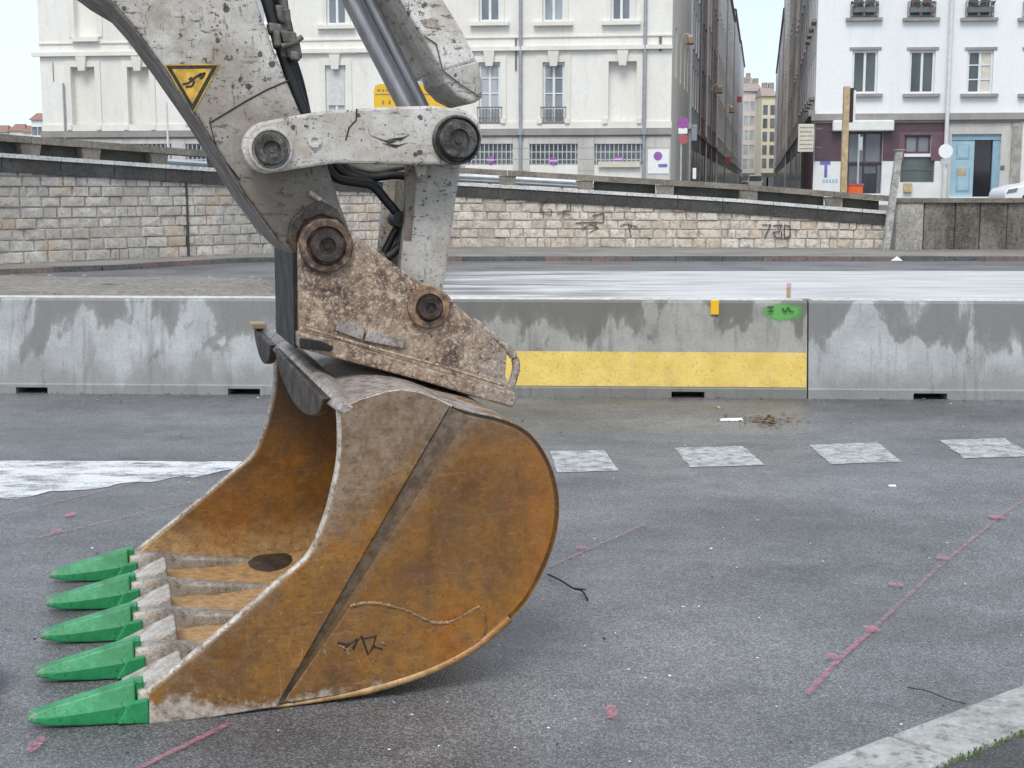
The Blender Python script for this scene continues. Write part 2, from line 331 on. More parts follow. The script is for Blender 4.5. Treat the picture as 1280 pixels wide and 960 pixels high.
def stone_mat(island):
    m = Mat("weathered limestone" + (" loose" if island else "")); r = m.rnd(island); w = m.coord(world=True); xw = m.xyz(True)[0]
    c = m.ramp(r, [(0.0, (.64, .57, .49)), (.22, (.73, .67, .59)), (.42, (.57, .50, .42)), (.6, (.77, .72, .65)), (.75, (.64, .53, .41)), (.88, (.50, .435, .375)), (1.0, (.80, .76, .70))])
    a = m.noise(.55, 5, .62, w); b = m.noise(3.4, 7, .76, w); d = m.noise(7, 6, .75, w); f = m.noise(17, 6, .78, w)
    c = m.mix(m.ramp(d, [(.40, .7), (.50, 0.0)]), c, (.38, .325, .27)); c = m.mix(m.ramp(d, [(.54, 0.0), (.64, .5)]), c, (.70, .66, .60))
    la = m.math('ADD', a, m.math('MULTIPLY', m.math('ADD', xw, 4), -.016))
    c = m.mix(m.ramp(la, [(.47, 0.0), (.62, .5)]), c, (.25, .228, .21))
    c = m.mix(m.ramp(b, [(.52, 0.0), (.62, .55)]), c, (.25, .215, .185)); lf = m.ramp(m.math('MULTIPLY', m.math('ADD', xw, 1.5), -.3), [(0.0, 0.0), (1.0, .22)]); c = m.mix(lf, c, (.60, .59, .575)); c = m.mix(m.ramp(f, [(.38, .6), (.46, 0.0)]), c, (.17, .15, .135))
    c = m.mix(m.ramp(m.noise(1.6, 6, .65, w), [(.55, 0.0), (.64, .5)]), c, (.50, .345, .20))
    m.set(c, .85).bump(m.mix(.5, b, f), .8, .05); return m.m
M['stone'] = stone_mat(False); M['stone_loose'] = stone_mat(True)
M['mortar'] = plain("grey lime mortar", (.40, .355, .305), .9, 0, .35, 5)
def weathered(name, c, dark, s=1.5, sy=1.0, amt=.75):
    m = Mat(name); w = m.coord((1, 1, sy), world=True); a = m.noise(s, 6, .66, w); f = m.noise(18, 5, .75, m.coord(world=True))
    cc = m.mix(m.ramp(a, [(.42, 0.0), (.58, amt)]), c, dark)
    cc = m.mix(m.ramp(f, [(.36, .7), (.48, 0.0)]), cc, tuple(v * .45 for v in dark)); cc = m.mix(m.ramp(f, [(.54, 0.0), (.66, .5)]), cc, tuple(min(1, v * 1.45) for v in c))
    m.set(cc, .85).bump(f, .5, .03); return m.m
M['coping'] = weathered("blackened coping stone", (.085, .08, .075), (.045, .043, .042))
M['ledge'] = weathered("pale lime edge", (.66, .66, .64), (.42, .41, .39), 1.2, 1, .6)
M['rail'] = weathered("weathered rail concrete", (.25, .22, .185), (.13, .115, .095), 1.4)
M['panel_dark'] = weathered("dark greenish panel", (.10, .10, .085), (.055, .056, .05), 1.2)  # dark greenish tone for the bays under the beam
M['pebble'] = weathered("streaked pebble concrete", (.22, .20, .175), (.075, .066, .052), 1.6, .35, .9)
M['pillar'] = weathered("pale pebble concrete", (.42, .40, .36), (.26, .24, .21), 2.2)
M['pavement'] = weathered("worn pavement", (.27, .25, .225), (.17, .155, .14), .6)
M['kerb_dark'] = weathered("dark kerb stone", (.12, .115, .115), (.07, .068, .068), 1.4)
M['kerb_red'] = weathered("reddish kerb stone", (.19, .14, .122), (.12, .095, .085), 1.4)
M['kerb_pale'] = weathered("pale granite kerb", (.40, .40, .385), (.25, .245, .235), 5, 1, .6)
def gravel():
    m = Mat("rough gravelly concrete"); w = m.coord(world=True); a = m.noise(.9, 5, .6, w); v = m.noise(9, 5, .8, w)
    c = m.ramp(v, [(.28, (.09, .08, .07)), (.46, (.26, .235, .205)), (.6, (.36, .33, .29)), (.72, (.62, .60, .56))])
    m.set(m.mix(m.ramp(a, [(.4, 0.0), (.66, .6)]), c, (.2, .17, .145)), .9).bump(v, 1.0, .06); return m.m
M['gravel'] = gravel()
def facade_mat(name, c, stain, s=.35, amt=.5, lines=0.0):
    m = Mat(name); w = m.coord((1, 1, .35), world=True); a = m.noise(s, 6, .65, w); b = m.noise(2.4, 6, .7, m.coord((1.6, 1.6, .3), world=True)); f = m.noise(7, 5, .7, m.coord(world=True))
    cc = m.mix(m.ramp(a, [(.42, 0.0), (.66, amt)]), c, stain); cc = m.mix(m.ramp(b, [(.52, 0.0), (.68, amt * .9)]), cc, stain)
    cc = m.mix(m.ramp(f, [(.3, amt * .5), (.5, 0.0)]), cc, tuple(v * .8 for v in stain))
    m.set(cc, .85).bump(f, .2, .02); return m.m
M['cream'] = facade_mat("cream dressed stone", (.82, .80, .75), (.66, .61, .53), .35, .5)
M['cream_trim'] = facade_mat("cream stone trim", (.80, .775, .72), (.62, .575, .50), .8, .4)
M['grey_stone'] = facade_mat("grey ground floor stone", (.60, .58, .54), (.38, .36, .33), .6, .6)
M['plaster'] = facade_mat("white plaster", (.82, .83, .84), (.66, .66, .655), .3, .3)
M['plaster_trim'] = facade_mat("grey sill stone", (.34, .32, .30), (.2, .19, .18), 1, .5)
M['white_frame'] = plain("white window frame", (.72, .735, .76), .5, 0, .06)
M['grey_frame'] = plain("grey window frame", (.40, .41, .42), .5, 0, .1)
M['iron'] = plain("grey ironwork", (.15, .155, .16), .5, .3, .2)
M['pipe'] = plain("zinc downpipe", (.36, .37, .40), .45, .3, .15)
M['pipe_white'] = plain("white downpipe", (.68, .68, .68), .5, 0, .1)
def glass(name, lo, hi, rough=.12):
    m = Mat(name); n = m.noise(.9, 3, .5, m.coord((1, 1, .5), world=True)); m.set(m.ramp(n, [(.35, lo), (.65, hi)]), rough, 0, .7); return m.m
M['glass_pale'] = glass("curtained glass", (.34, .37, .40), (.55, .58, .60)); M['glass_dark'] = glass("dark window glass", (.035, .05, .05), (.10, .125, .12))
M['glass_black'] = glass("unlit interior", (.008, .008, .012), (.02, .02, .026)); M['glass_grey'] = glass("grey glass", (.10, .115, .13), (.21, .23, .25))
M['glass_mid'] = glass('half curtained glass', (.16, .185, .20), (.42, .45, .47))
M['shutter'] = plain("blind slats", (.62, .62, .60), .6, 0, .1)
M['maroon'] = plain("aubergine shopfront paint", (.095, .055, .07), .5, 0, .15, 2)
M['maroon_light'] = plain("faded aubergine panel", (.155, .085, .10), .5, 0, .15, 3)
M['white_panel'] = plain("white shop panel", (.74, .74, .72), .6, 0, .06, 3)
M['blue_door'] = plain("sky blue door paint", (.34, .50, .58), .5, 0, .10, 3)
M['blue_door_dark'] = plain("shaded blue moulding", (.26, .41, .50), .5, 0, .10, 3)
M['wood'] = plain("raw timber", (.50, .375, .22), .7, 0, .22, 7)
M['orange'] = plain("orange plastic", (.80, .13, .03), .5, 0, .1)
M['purple'] = plain("purple sign face", (.33, .12, .40), .5, 0, .12)
M['purple_pale'] = plain("pale sign bar", (.66, .48, .72), .5, 0, .05)
M['magenta'] = plain("magenta sign face", (.34, .09, .33), .5, 0, .1)
M['red'] = plain("red sign face", (.42, .10, .11), .5, 0, .15)
M['white_sign'] = plain("white sign face", (.82, .83, .84), .5, 0, .04)
M['cream_sign'] = plain("cream sign face", (.62, .59, .49), .6, 0, .08)
M['ink'] = plain("sign lettering", (.22, .20, .17), .6, 0, .2)
M['ink_blue'] = plain("blue print", (.16, .17, .45), .6, 0, .2)
M['brass'] = plain("pale lantern copper", (.66, .49, .33), .5, .2, .2)
M['car_white'] = plain("white car paint", (.80, .81, .83), .25, 0, .03)
M['tyre'] = plain("tyre rubber", (.02, .02, .02), .8, 0, .2)
M['roof_tile'] = plain("clay roof tiles", (.30, .17, .13), .8, 0, .25, 2)
M['roof_dark'] = plain('weathered roof edge', (.26, .23, .22), .8, 0, .2, 2)
M['roof_pale'] = plain('faded tiles', (.36, .29, .26), .8, 0, .25, 2)
M['hill'] = plain("hazy hillside", (.46, .40, .42), .95, 0, .12, .03)
M['leaf_green'] = plain("window box leaves", (.05, .075, .035), .7, 0, .4, 20)
M['leaf_red'] = plain("window box flowers", (.30, .05, .06), .7, 0, .3, 20)
M['moss'] = plain("moss line", (.085, .145, .045), .9, 0, .4, 30)
M['litter'] = plain("dry leaf litter", (.20, .13, .075), .85, 0, .45, 40)
M['litter_pale'] = plain("pale dry leaf", (.42, .30, .16), .8, 0, .3, 40)
M['paper'] = plain("white paper", (.80, .80, .80), .7, 0, .05)
M['twig'] = plain("dark twig", (.03, .027, .025), .8, 0, .3, 40)
M['graffiti'] = worn_paint('faded black spray', (.10, .095, .09), .36, .60, 9)
M['galv'] = plain("galvanised steel", (.55, .57, .58), .38, .55, .1, 3)
M['post_metal'] = weathered("speckled lime washed post", (.46, .45, .42), (.22, .21, .19), 4)
def spray_green():
    m = Mat("green marking spray"); n = m.noise(16, 5, .7); x, y, z = m.xyz()
    d = m.n.new("ShaderNodeVectorMath"); d.operation = 'LENGTH'; m.l.new(m.coord((1 / .19, 0, 1 / .085)), d.inputs[0])
    f = m.math('ADD', m.math('SUBTRACT', 1.0, d.outputs['Value']), m.math('MULTIPLY', m.math('SUBTRACT', n, .5), .5))
    m.set((.13, .42, .10), .7, alpha=m.ramp(f, [(0.0, 0.0), (.45, .85)])); return m.m
M['green_spray'] = spray_green()
def wall_plain(c, st):
    ds = lambda q: tuple(min(.84, (v * .8 + sum(q) / 3 * .2) * 2.2) for v in q)
    c = ds(c); st = ds(st)
    return facade_mat("street plaster", c, st, .25, .5)

# ------------------------------------------------------------------ mesh builder
class MB:
    def __init__(s): s.v = []; s.f = []
    def add(s, v, f):
        o = len(s.v); s.v += [Vector(p) for p in v]; s.f += [tuple(i + o for i in q) for q in f]; return s
    def box(s, x0, x1, y0, y1, z0, z1):
        return s.hexa([(x0, y0, z0), (x1, y0, z0), (x1, y1, z0), (x0, y1, z0), (x0, y0, z1), (x1, y0, z1), (x1, y1, z1), (x0, y1, z1)])
    def hexa(s, p): return s.add(p, [(0, 3, 2, 1), (4, 5, 6, 7), (0, 1, 5, 4), (1, 2, 6, 5), (2, 3, 7, 6), (3, 0, 4, 7)])
    def prism(s, poly, y0, y1, off=(0, 0)):        # poly of (x,z) pushed along y
        n = len(poly)
        v = [(p[0], y0, p[1]) for p in poly] + [(p[0] + off[0], y1, p[1] + off[1]) for p in poly]
        return s.add(v, [tuple(range(n)), tuple(range(2 * n - 1, n - 1, -1))] + [(i, i + n, (i + 1) % n + n, (i + 1) % n) for i in range(n)])
    def flat(s, poly, z0, z1):                     # poly of (x,y) pushed along z
        n = len(poly)
        v = [(p[0], p[1], z0) for p in poly] + [(p[0], p[1], z1) for p in poly]
        return s.add(v, [tuple(range(n - 1, -1, -1)), tuple(range(n, 2 * n))] + [(i, (i + 1) % n, (i + 1) % n + n, i + n) for i in range(n)])
    def sheet(s, pts): return s.add(pts, [tuple(range(len(pts)))])
    def tube(s, pts, r, n=8, flat=None):
        pts = [Vector(p) for p in pts]; rings = []
        for i, p in enumerate(pts):
            t = (pts[min(i + 1, len(pts) - 1)] - pts[max(i - 1, 0)]).normalized()
            u = t.cross(Vector((0, 0, 1)) if abs(t.z) < .9 else Vector((0, 1, 0))).normalized(); w = t.cross(u)
            rr = r[i] if isinstance(r, (list, tuple)) else r
            rings.append([p + (u * math.cos(a) + w * math.sin(a)) * rr for a in [2 * PI * k / n for k in range(n)]])
        v = [q for g in rings for q in g]; f = []
        for i in range(len(pts) - 1):
            for k in range(n): f.append((i * n + k, i * n + (k + 1) % n, (i + 1) * n + (k + 1) % n, (i + 1) * n + k))
        f += [tuple(range(n - 1, -1, -1)), tuple(range((len(pts) - 1) * n, len(pts) * n))]
        return s.add(v, f)
    def lathe_y(s, c, prof, n=28):                 # rings about an axis along y: prof of (y, r)
        v = []; f = []
        for (y, r) in prof:
            v += [(c[0] + r * math.cos(2 * PI * k / n), y, c[1] + r * math.sin(2 * PI * k / n)) for k in range(n)]
        for i in range(len(prof) - 1):
            for k in range(n): f.append((i * n + k, i * n + (k + 1) % n, (i + 1) * n + (k + 1) % n, (i + 1) * n + k))
        f += [tuple(range(n - 1, -1, -1)), tuple(range((len(prof) - 1) * n, len(prof) * n))]
        return s.add(v, f)
    def cyl_z(s, c, z0, z1, r, n=12): return s.tube([(c[0], c[1], z0), (c[0], c[1], z1)], r, n)
    def build(s, name, mat, parent=None, origin=(0, 0, 0), smooth=None, bevel=0, seg=2):
        o3 = Vector(origin)
        me = bpy.data.meshes.new(name); me.from_pydata([tuple(p - o3) for p in s.v], [], s.f)
        bm = bmesh.new(); bm.from_mesh(me); bmesh.ops.recalc_face_normals(bm, faces=bm.faces); bm.to_mesh(me); bm.free()
        me.materials.append(M[mat] if isinstance(mat, str) else mat)
        if smooth is not None:
            me.polygons.foreach_set('use_smooth', [True] * len(me.polygons)); me.set_sharp_from_angle(angle=math.radians(smooth))
        o = bpy.data.objects.new(name, me); col.objects.link(o)
        if parent is not None: o.parent = parent
        else: o.location = o3
        if bevel:
            b = o.modifiers.new('bevel', 'BEVEL'); b.width = bevel; b.segments = seg; b.limit_method = 'ANGLE'; b.angle_limit = math.radians(35)
            b.harden_normals = False
        return o
def tag(o, label=None, cat=None, group=None, kind=None):
    for k, v in (('label', label), ('category', cat), ('group', group), ('kind', kind)):
        if v: o[k] = v
    return o
def thing(name, label, cat, loc, group=None, rz=0):
    o = bpy.data.objects.new(name, None); col.objects.link(o); o.location = loc; o.rotation_euler = (0, 0, rz); o.empty_display_size = .2
    return tag(o, label, cat, group)
def copy_tree(o, parent=None):
    c = o.copy(); col.objects.link(c)
    if parent is not None: c.parent = parent
    for ch in list(o.children): copy_tree(ch, c)
    return c

# ------------------------------------------------------------------ ground, roads, pavements
mb = MB(); S = 1500
mb.sheet([(-S, -60, 0), (S, -60, 0), (S, 2200, 0), (-S, 2200, 0)])
tag(mb.build('road', 'road'), kind='structure')

# the curved retaining wall: plan line, arc length
base_px = [(-320, 353), (-150, 344), (0, 336.5), (170, 329), (340, 321.5), (450, 316.5), (560, 313.5), (830, 313.8), (1112, 315.5)]
wline = crom([G(x, y) for x, y in base_px], 8)
arc = [0.0]
for i in range(1, len(wline)): arc.append(arc[-1] + (wline[i] - wline[i - 1]).length)
def wall_at(s):
    s = max(0, min(arc[-1] - 1e-6, s))
    for i in range(len(arc) - 1):
        if arc[i + 1] >= s: break
    t = (s - arc[i]) / (arc[i + 1] - arc[i]); p = wline[i].lerp(wline[i + 1], t)
    d = (wline[min(i + 2, len(wline) - 1)] - wline[max(i - 1, 0)]).normalized()
    return p, d, Vector((d.y, -d.x, 0))            # point, direction, normal towards the camera
def s_of_px(px):
    best = None
    for i in range(400):
        s = arc[-1] * i / 399; p = wall_at(s)[0]; x = 640 + F_PX * p.x / (p.y * CP - (p.z - CAM_H) * SP)
        if best is None or abs(x - px) < best[0]: best = (abs(x - px), s)
    return best[1]
tops = [(-320, 168), (-150, 180), (0, 191), (260, 209.5), (575, 228), (920, 248.5), (1112, 264)]
tz = []
for px, py in tops:
    s = s_of_px(px); p = wall_at(s)[0]; tz.append((s, D(px, py, p.y).z))
def wall_top(s):
    for (a, za), (b, zb) in zip(tz, tz[1:]):
        if s <= b: return za + (zb - za) * max(0, (s - a)) / (b - a)
    return tz[-1][1]
S_END = arc[-1]
def WP(s, out, z):
    p, d, n = wall_at(s); q = p + n * out; return Vector((q.x, q.y, z))

# quay behind the wall: follows the wall's top, falls to the right
mb = MB(); N = 60; rows = []
for i in range(N + 1):
    s = S_END * i / N; z = wall_top(s) - .06; rows.append((WP(s, -.3, z), z))
pts = [(-500, rows[0][0].y - 2, rows[0][1])] + [tuple(r[0]) for r in rows] + [(500, rows[-1][0].y, 1.02)]
back = [(p[0] * 1.0, 85, p[2]) for p in pts]; far = [(p[0] * (4 if abs(p[0]) > 100 else 1), 2000, p[2] if abs(p[0]) < 100 else p[2]) for p in pts]
for i in range(len(pts) - 1):
    mb.add([pts[i], pts[i + 1], back[i + 1], back[i]], [(0, 1, 2, 3)]); mb.add([back[i], back[i + 1], far[i + 1], far[i]], [(0, 1, 2, 3)])
tag(mb.build('quay_road', 'quay'), kind='structure')

# far pavement at the foot of the wall, with kerb stones
kerb_px = [(-320, 362), (-150, 352), (0, 343), (150, 337), (250, 330.5), (340, 327), (560, 326), (830, 326), (1112, 326), (1500, 326.5)]
kl = crom([G(x, y, .0) for x, y in kerb_px], 6)
wl_ = [WP(S_END * i / 40, -.05, 0) for i in range(41)] + [G(1500, 317)]
mb = MB(); mb.flat([(p.x, p.y) for p in kl] + [(p.x, p.y) for p in reversed(wl_)], .0, .105)
pave = tag(mb.build('pavement', 'pavement'), kind='structure')
ks = []
al = [0]
for i in range(1, len(kl)): al.append(al[-1] + (kl[i] - kl[i - 1]).length)
def kat(s):
    for i in range(len(al) - 1):
        if al[i + 1] >= s: break
    return kl[i].lerp(kl[i + 1], (s - al[i]) / (al[i + 1] - al[i]))
s = 0.3; i = 0
while s < al[-1] - 1.2:
    L_ = random.uniform(.9, 1.15); a, b = kat(s), kat(s + L_ - .012); d = (b - a).normalized(); n = Vector((d.y, -d.x, 0))
    h = .11 + random.uniform(-.006, .006); mb = MB()
    mb.hexa([a + n * .15, b + n * .15, b + n * .004, a + n * .004] + [q + Vector((0, 0, h)) for q in (a + n * .14, b + n * .14, b + n * .004, a + n * .004)])
    mb.build('kerb_stone', 'kerb_red' if (i * 7919) % 10 in (1, 2, 5, 6, 7) else 'kerb_dark', pave)
    s += L_; i += 1

# raised gravelly traffic island behind the left barrier
mb = MB(); ip = crom([G(-260, 342, .16), G(60, 344.5, .16), G(290, 345.5, .16), G(338, 352, .16), G(348, 364, .16), G(345, 378, .16), G(200, 392, .16), G(-60, 392, .16), G(-300, 385, .16)], 6, True)
top = []; n = len(ip); ce = sum(ip, Vector()) / n
v = [Vector((p.x, p.y, 0.004)) for p in ip]; rings = [v]
for k, (sc_, zz) in enumerate(((.985, .12), (.95, .165), (.75, .18), (.5, .185), (.25, .19))):
    rings.append([Vector((ce.x + (p.x - ce.x) * sc_, ce.y + (p.y - ce.y) * sc_, zz + random.uniform(-.018, .018))) for p in ip])
vv = [q for r in rings for q in r]; ff = []
for k in range(len(rings) - 1):
    for i in range(n): ff.append((k * n + i, k * n + (i + 1) % n, (k + 1) * n + (i + 1) % n, (k + 1) * n + i))
ff.append(tuple(range((len(rings) - 1) * n, len(rings) * n))); mb.add(vv, ff)
tag(mb.build('traffic_island', 'gravel', smooth=60), kind='structure')
mb = MB()
for k in range(420):
    i = random.randrange(n); sc_ = math.sqrt(random.random()) * .97; p = ip[i]
    x, y = ce.x + (p.x - ce.x) * sc_, ce.y + (p.y - ce.y) * sc_; r = random.uniform(.03, .075)
    mb.add([(x + r, y, .17), (x, y + r, .17), (x - r, y, .165), (x, y - r, .17), (x + random.uniform(-.02, .02), y, .175 + r * .45)], [(0, 1, 4), (1, 2, 4), (2, 3, 4), (3, 0, 4)])
tag(mb.build('gravel', 'gravel'), kind='stuff')

mb = MB(); mb.sheet([G(415, 345, .004), G(540, 339, .004), G(1500, 338.5, .004), G(1700, 420, .004), G(470, 420, .004)])
tag(mb.build('pale_apron', 'apron'), kind='structure')  # pale streaked sheet over the road beyond the barriers

# foreground markings (sheets on the road)
def mark(name, px, mat, z=.004, rag=1.0):
    rg = random.Random(int(px[0][0]) + 5); P_ = [G(x, y, z) for x, y in px]; out = []
    for a, b in zip(P_, P_[1:] + P_[:1]):
        k = max(2, int((b - a).length / .03)); d = (b - a).normalized(); u = Vector((-d.y, d.x, 0)); w_ = 0
        for j in range(k): w_ = w_ * .6 + rg.uniform(-.006, .006) * rag; out.append(a.lerp(b, j / k) + u * w_)
    mb = MB(); mb.sheet(out); return tag(mb.build(name, mat), kind='structure')
mark('lane_dash', [(688, 564), (755, 562.5), (773, 588), (697, 590.5)], 'white_mark')
mark('lane_dash', [(843, 560), (929, 557.5), (956, 581), (863, 584)], 'white_mark')
mark('lane_dash', [(1012, 556), (1097, 553), (1128, 577), (1038, 580)], 'white_mark')
mark('lane_dash', [(1174, 550), (1256, 547.5), (1292, 570), (1206, 573)], 'white_mark')
mark('lane_dash', [(1330, 546), (1410, 543), (1450, 565), (1365, 568)], 'white_mark')
mark('stop_band', [(-120, 576), (200, 576.5), (310, 577), (326, 580), (285, 587), (240, 597), (228, 595), (190, 602), (150, 604), (120, 611), (60, 614), (20, 624), (0, 622), (-120, 640)], 'white_band', rag=1.6)
def stripe(px, w, mat, name='marking_line', z=.008):
    pts = [G(x, y, z) for x, y in px]; mb = MB()
    for a, b in zip(pts, pts[1:]):
        d = (b - a).normalized(); n = Vector((-d.y, d.x, 0)) * w / 2; mb.sheet([a - n, b - n, b + n, a + n])
    return tag(mb.build(name, mat), kind='structure')
stripe([(1009, 867), (1050, 822), (1094, 783)], .022, 'pink_solid'); stripe([(1092, 785), (1168, 713), (1250, 645), (1330, 590)], .018, 'pink')
stripe([(686, 708), (740, 684), (806, 655)], .018, 'pink'); stripe([(-20, 648), (100, 620), (215, 590)], .017, 'pink', z=.009)
stripe([(40, 673), (130, 652), (245, 625)], .016, 'pink'); stripe([(172, 960), (230, 932), (288, 903)], .022, 'pink_solid'); stripe([(-10, 601), (60, 594), (160, 577)], .02, 'pink', z=.009)
for (x, y, w, h) in ((764, 888, .05, .05), (1040, 820, .06, .03), (1120, 730, .08, .03), (1178, 697, .07, .03), (1245, 646, .09, .045), (1090, 786, .08, .04), (45, 930, .05, .05), (88, 643, .06, .04), (70, 664, .06, .04), (727, 684, .06, .03)):
    p = G(x, y, .012); mb = MB(); mb.sheet([(p.x + w * math.cos(a) * random.uniform(.7, 1.1) * .5, p.y + h * math.sin(a) * random.uniform(.7, 1.2) * 1.2, .012) for a in [2 * PI * k / 9 for k in range(9)]])
    tag(mb.build('paint_blot', 'pink_solid'), kind='structure')

# near kerb, bottom right corner
ka, kb = G(1045, 960, .0), G(1280, 868, .0); kd = (kb - ka).normalized(); kn = Vector((kd.y, -kd.x, 0)); K0 = ka - kd * 2.0
ki = G(1165, 960, .05); wid = (ki - ka).dot(kn)
corner = MB(); q0 = K0 + kn * (wid + .012); q1 = K0 + kd * 7 + kn * (wid + .012)
corner.flat([(q0.x, q0.y), (q0.x + 4, q0.y - 3), (q1.x + 6, q1.y - 4), (q1.x, q1.y)], 0, .045)
pv = tag(corner.build('near_pavement', 'road_dark'), kind='structure')
s = -.35
while s < 7:
    L_ = random.uniform(.7, .95); mb = MB(); a, b = K0 + kd * s, K0 + kd * (s + L_ - .014)
    mb.hexa([a, b, b + kn * wid, a + kn * wid] + [q + Vector((0, 0, .05 + random.uniform(0, .006))) for q in (a + kn * .018, b + kn * .018, b + kn * wid, a + kn * wid)])
    mb.build('kerb_stone', 'kerb_pale', pv, bevel=.012); s += L_
mb = MB()
for k in range(1500):
    t = random.uniform(0, 7); o_ = wid + random.uniform(-.008, .02); c = K0 + kd * t + kn * o_; r = random.uniform(.002, .0055)
    if math.sin(t * 3.1) + math.sin(t * 7.7) * .6 < -.7: continue
    mb.add([c + Vector((r, 0, .045)), c + Vector((0, r, .045)), c + Vector((-r, -r * .3, .045)), c + Vector((random.uniform(-.004, .004), 0, .05 + r * 1.3))], [(0, 1, 3), (1, 2, 3), (2, 0, 3)])
tag(mb.build('moss', 'moss'), kind='stuff')

# ------------------------------------------------------------------ the stone retaining wall
o0 = wall_at(S_END * .5)[0]; O = Vector((o0.x, o0.y, 0))
wall = thing('retaining_wall', 'long curved wall of pale weathered stone blocks under a black coping', 'wall', O)
mb = MB(); NS = 80
for i in range(NS):
    a, b = S_END * i / NS, S_END * (i + 1) / NS
    mb.hexa([WP(a, 0, 0), WP(b, 0, 0), WP(b, -.55, 0), WP(a, -.55, 0), WP(a, 0, wall_top(a) - .1), WP(b, 0, wall_top(b) - .1), WP(b, -.55, wall_top(b) - .1), WP(a, -.55, wall_top(a) - .1)])
mb.build('mortar_core', 'mortar', wall, O)
COP = .38
stones = []
z = .09; r = 0
while z < 3.0:
    h = random.choice((.19, .22, .25, .28, .24)) if r else .26
    s = random.uniform(0, .4) - .4
    while s < S_END - .05:
        w = random.uniform(.26, .42) if random.random() < .4 else random.uniform(.42, .68)
        a, b = max(0, s), min(S_END, s + w); m_ = (a + b) / 2; lim = min(wall_top(a), wall_top(b)) - COP + .02
        if b - a > .08 and z < lim - .06:
            z1 = min(z + h, lim)
            stones.append((a + .007, b - .007, z + .007, z1 - .007))
            if random.random() < .10 and z1 - z > .18 and b - a > .35:     # some blocks are two small ones
                st = stones.pop(); c = st[0] + (st[1] - st[0]) * random.uniform(.4, .6)
                stones.append((st[0], c - .006, st[2], st[3])); stones.append((c + .006, st[1], st[2], st[3]))
        s += w
    z += h; r += 1
def seen(st):
    p = wall_at((st[0] + st[1]) / 2)[0]; x = 640 + F_PX * p.x / p.y
    return -30 < x < 1130
def size(st): p = wall_at((st[0] + st[1]) / 2)[0]; return (st[1] - st[0]) * (st[3] - st[2]) / p.y ** 2
vis = sorted([t for t in stones if seen(t)], key=size, reverse=True); keep = vis[:296]; loose = vis[296:] + [t for t in stones if not seen(t)]
def rough_block(mb, j=.006):
    pts = [(-.5, 0, -.5), (.5, 0, -.5), (.5, 1, -.5), (-.5, 1, -.5), (-.5, 0, .5), (.5, 0, .5), (.5, 1, .5), (-.5, 1, .5)]
    return pts
variants = []
for k in range(8):
    me = bpy.data.meshes.new('stone'); R = lambda a: random.uniform(-a, a)
    ch = .045
    front = [(-.5 + ch + R(.02), 0, -.5 + ch + R(.05)), (.5 - ch + R(.02), 0, -.5 + ch + R(.05)), (.5 - ch + R(.02), 0, .5 - ch + R(.05)), (-.5 + ch + R(.02), 0, .5 - ch + R(.05))]
    ring = [(-.5, .3, -.5), (.5, .3, -.5), (.5, .3, .5), (-.5, .3, .5)]; bk = [(-.5, 1, -.5), (.5, 1, -.5), (.5, 1, .5), (-.5, 1, .5)]
    mid = (R(.2), -.18 * random.random(), R(.2))
    vs = front + ring + bk + [mid]; fs = [(0, 1, 12), (1, 2, 12), (2, 3, 12), (3, 0, 12)]
    for i in range(4): fs += [(i, i + 4, (i + 1) % 4 + 4, (i + 1) % 4), (i + 4, i + 8, (i + 1) % 4 + 8, (i + 1) % 4 + 4)]
    me.from_pydata(vs, [], fs)
    bm = bmesh.new(); bm.from_mesh(me); bmesh.ops.recalc_face_normals(bm, faces=bm.faces); bm.to_mesh(me); bm.free()
    me.materials.append(M['stone']); variants.append((me, vs, fs))
def stone_mtx(st):
    p, d, n = wall_at((st[0] + st[1]) / 2); pr = random.uniform(.012, .05)
    c = p + n * pr; ang = math.atan2(d.y, d.x)
    return Matrix.Translation((c.x, c.y, (st[2] + st[3]) / 2)) @ Matrix.Rotation(ang + random.uniform(-.03, .03), 4, 'Z') @ Matrix.Rotation(random.uniform(-.022, .022), 4, 'Y') @ Matrix.Diagonal(((st[1] - st[0]) * random.uniform(.95, 1.01), .10, (st[3] - st[2]) * random.uniform(.90, 1.03), 1))
for i, st in enumerate(keep):
    o = bpy.data.objects.new('stone', random.choice(variants)[0]); col.objects.link(o); o.parent = wall
    o.matrix_local = Matrix.Translation(-O) @ stone_mtx(st)
mb = MB()
for st in loose:
    me, vs, fs = random.choice(variants); mt = stone_mtx(st); mb.add([mt @ Vector(v) for v in vs], fs)
tag(mb.build('small_stones', 'stone_loose', wall, O), kind='stuff')
sg = s_of_px(236); mb = MB(); mb.hexa([WP(sg - .025, .075, .1), WP(sg + .025, .075, .1), WP(sg + .025, 0, .1), WP(sg - .025, 0, .1)] + [WP(sg - .025, .075, wall_top(sg) - COP), WP(sg + .025, .075, wall_top(sg) - COP), WP(sg + .025, 0, wall_top(sg) - COP), WP(sg - .025, 0, wall_top(sg) - COP)]); mb.build('joint_strip', 'coping', wall, O)
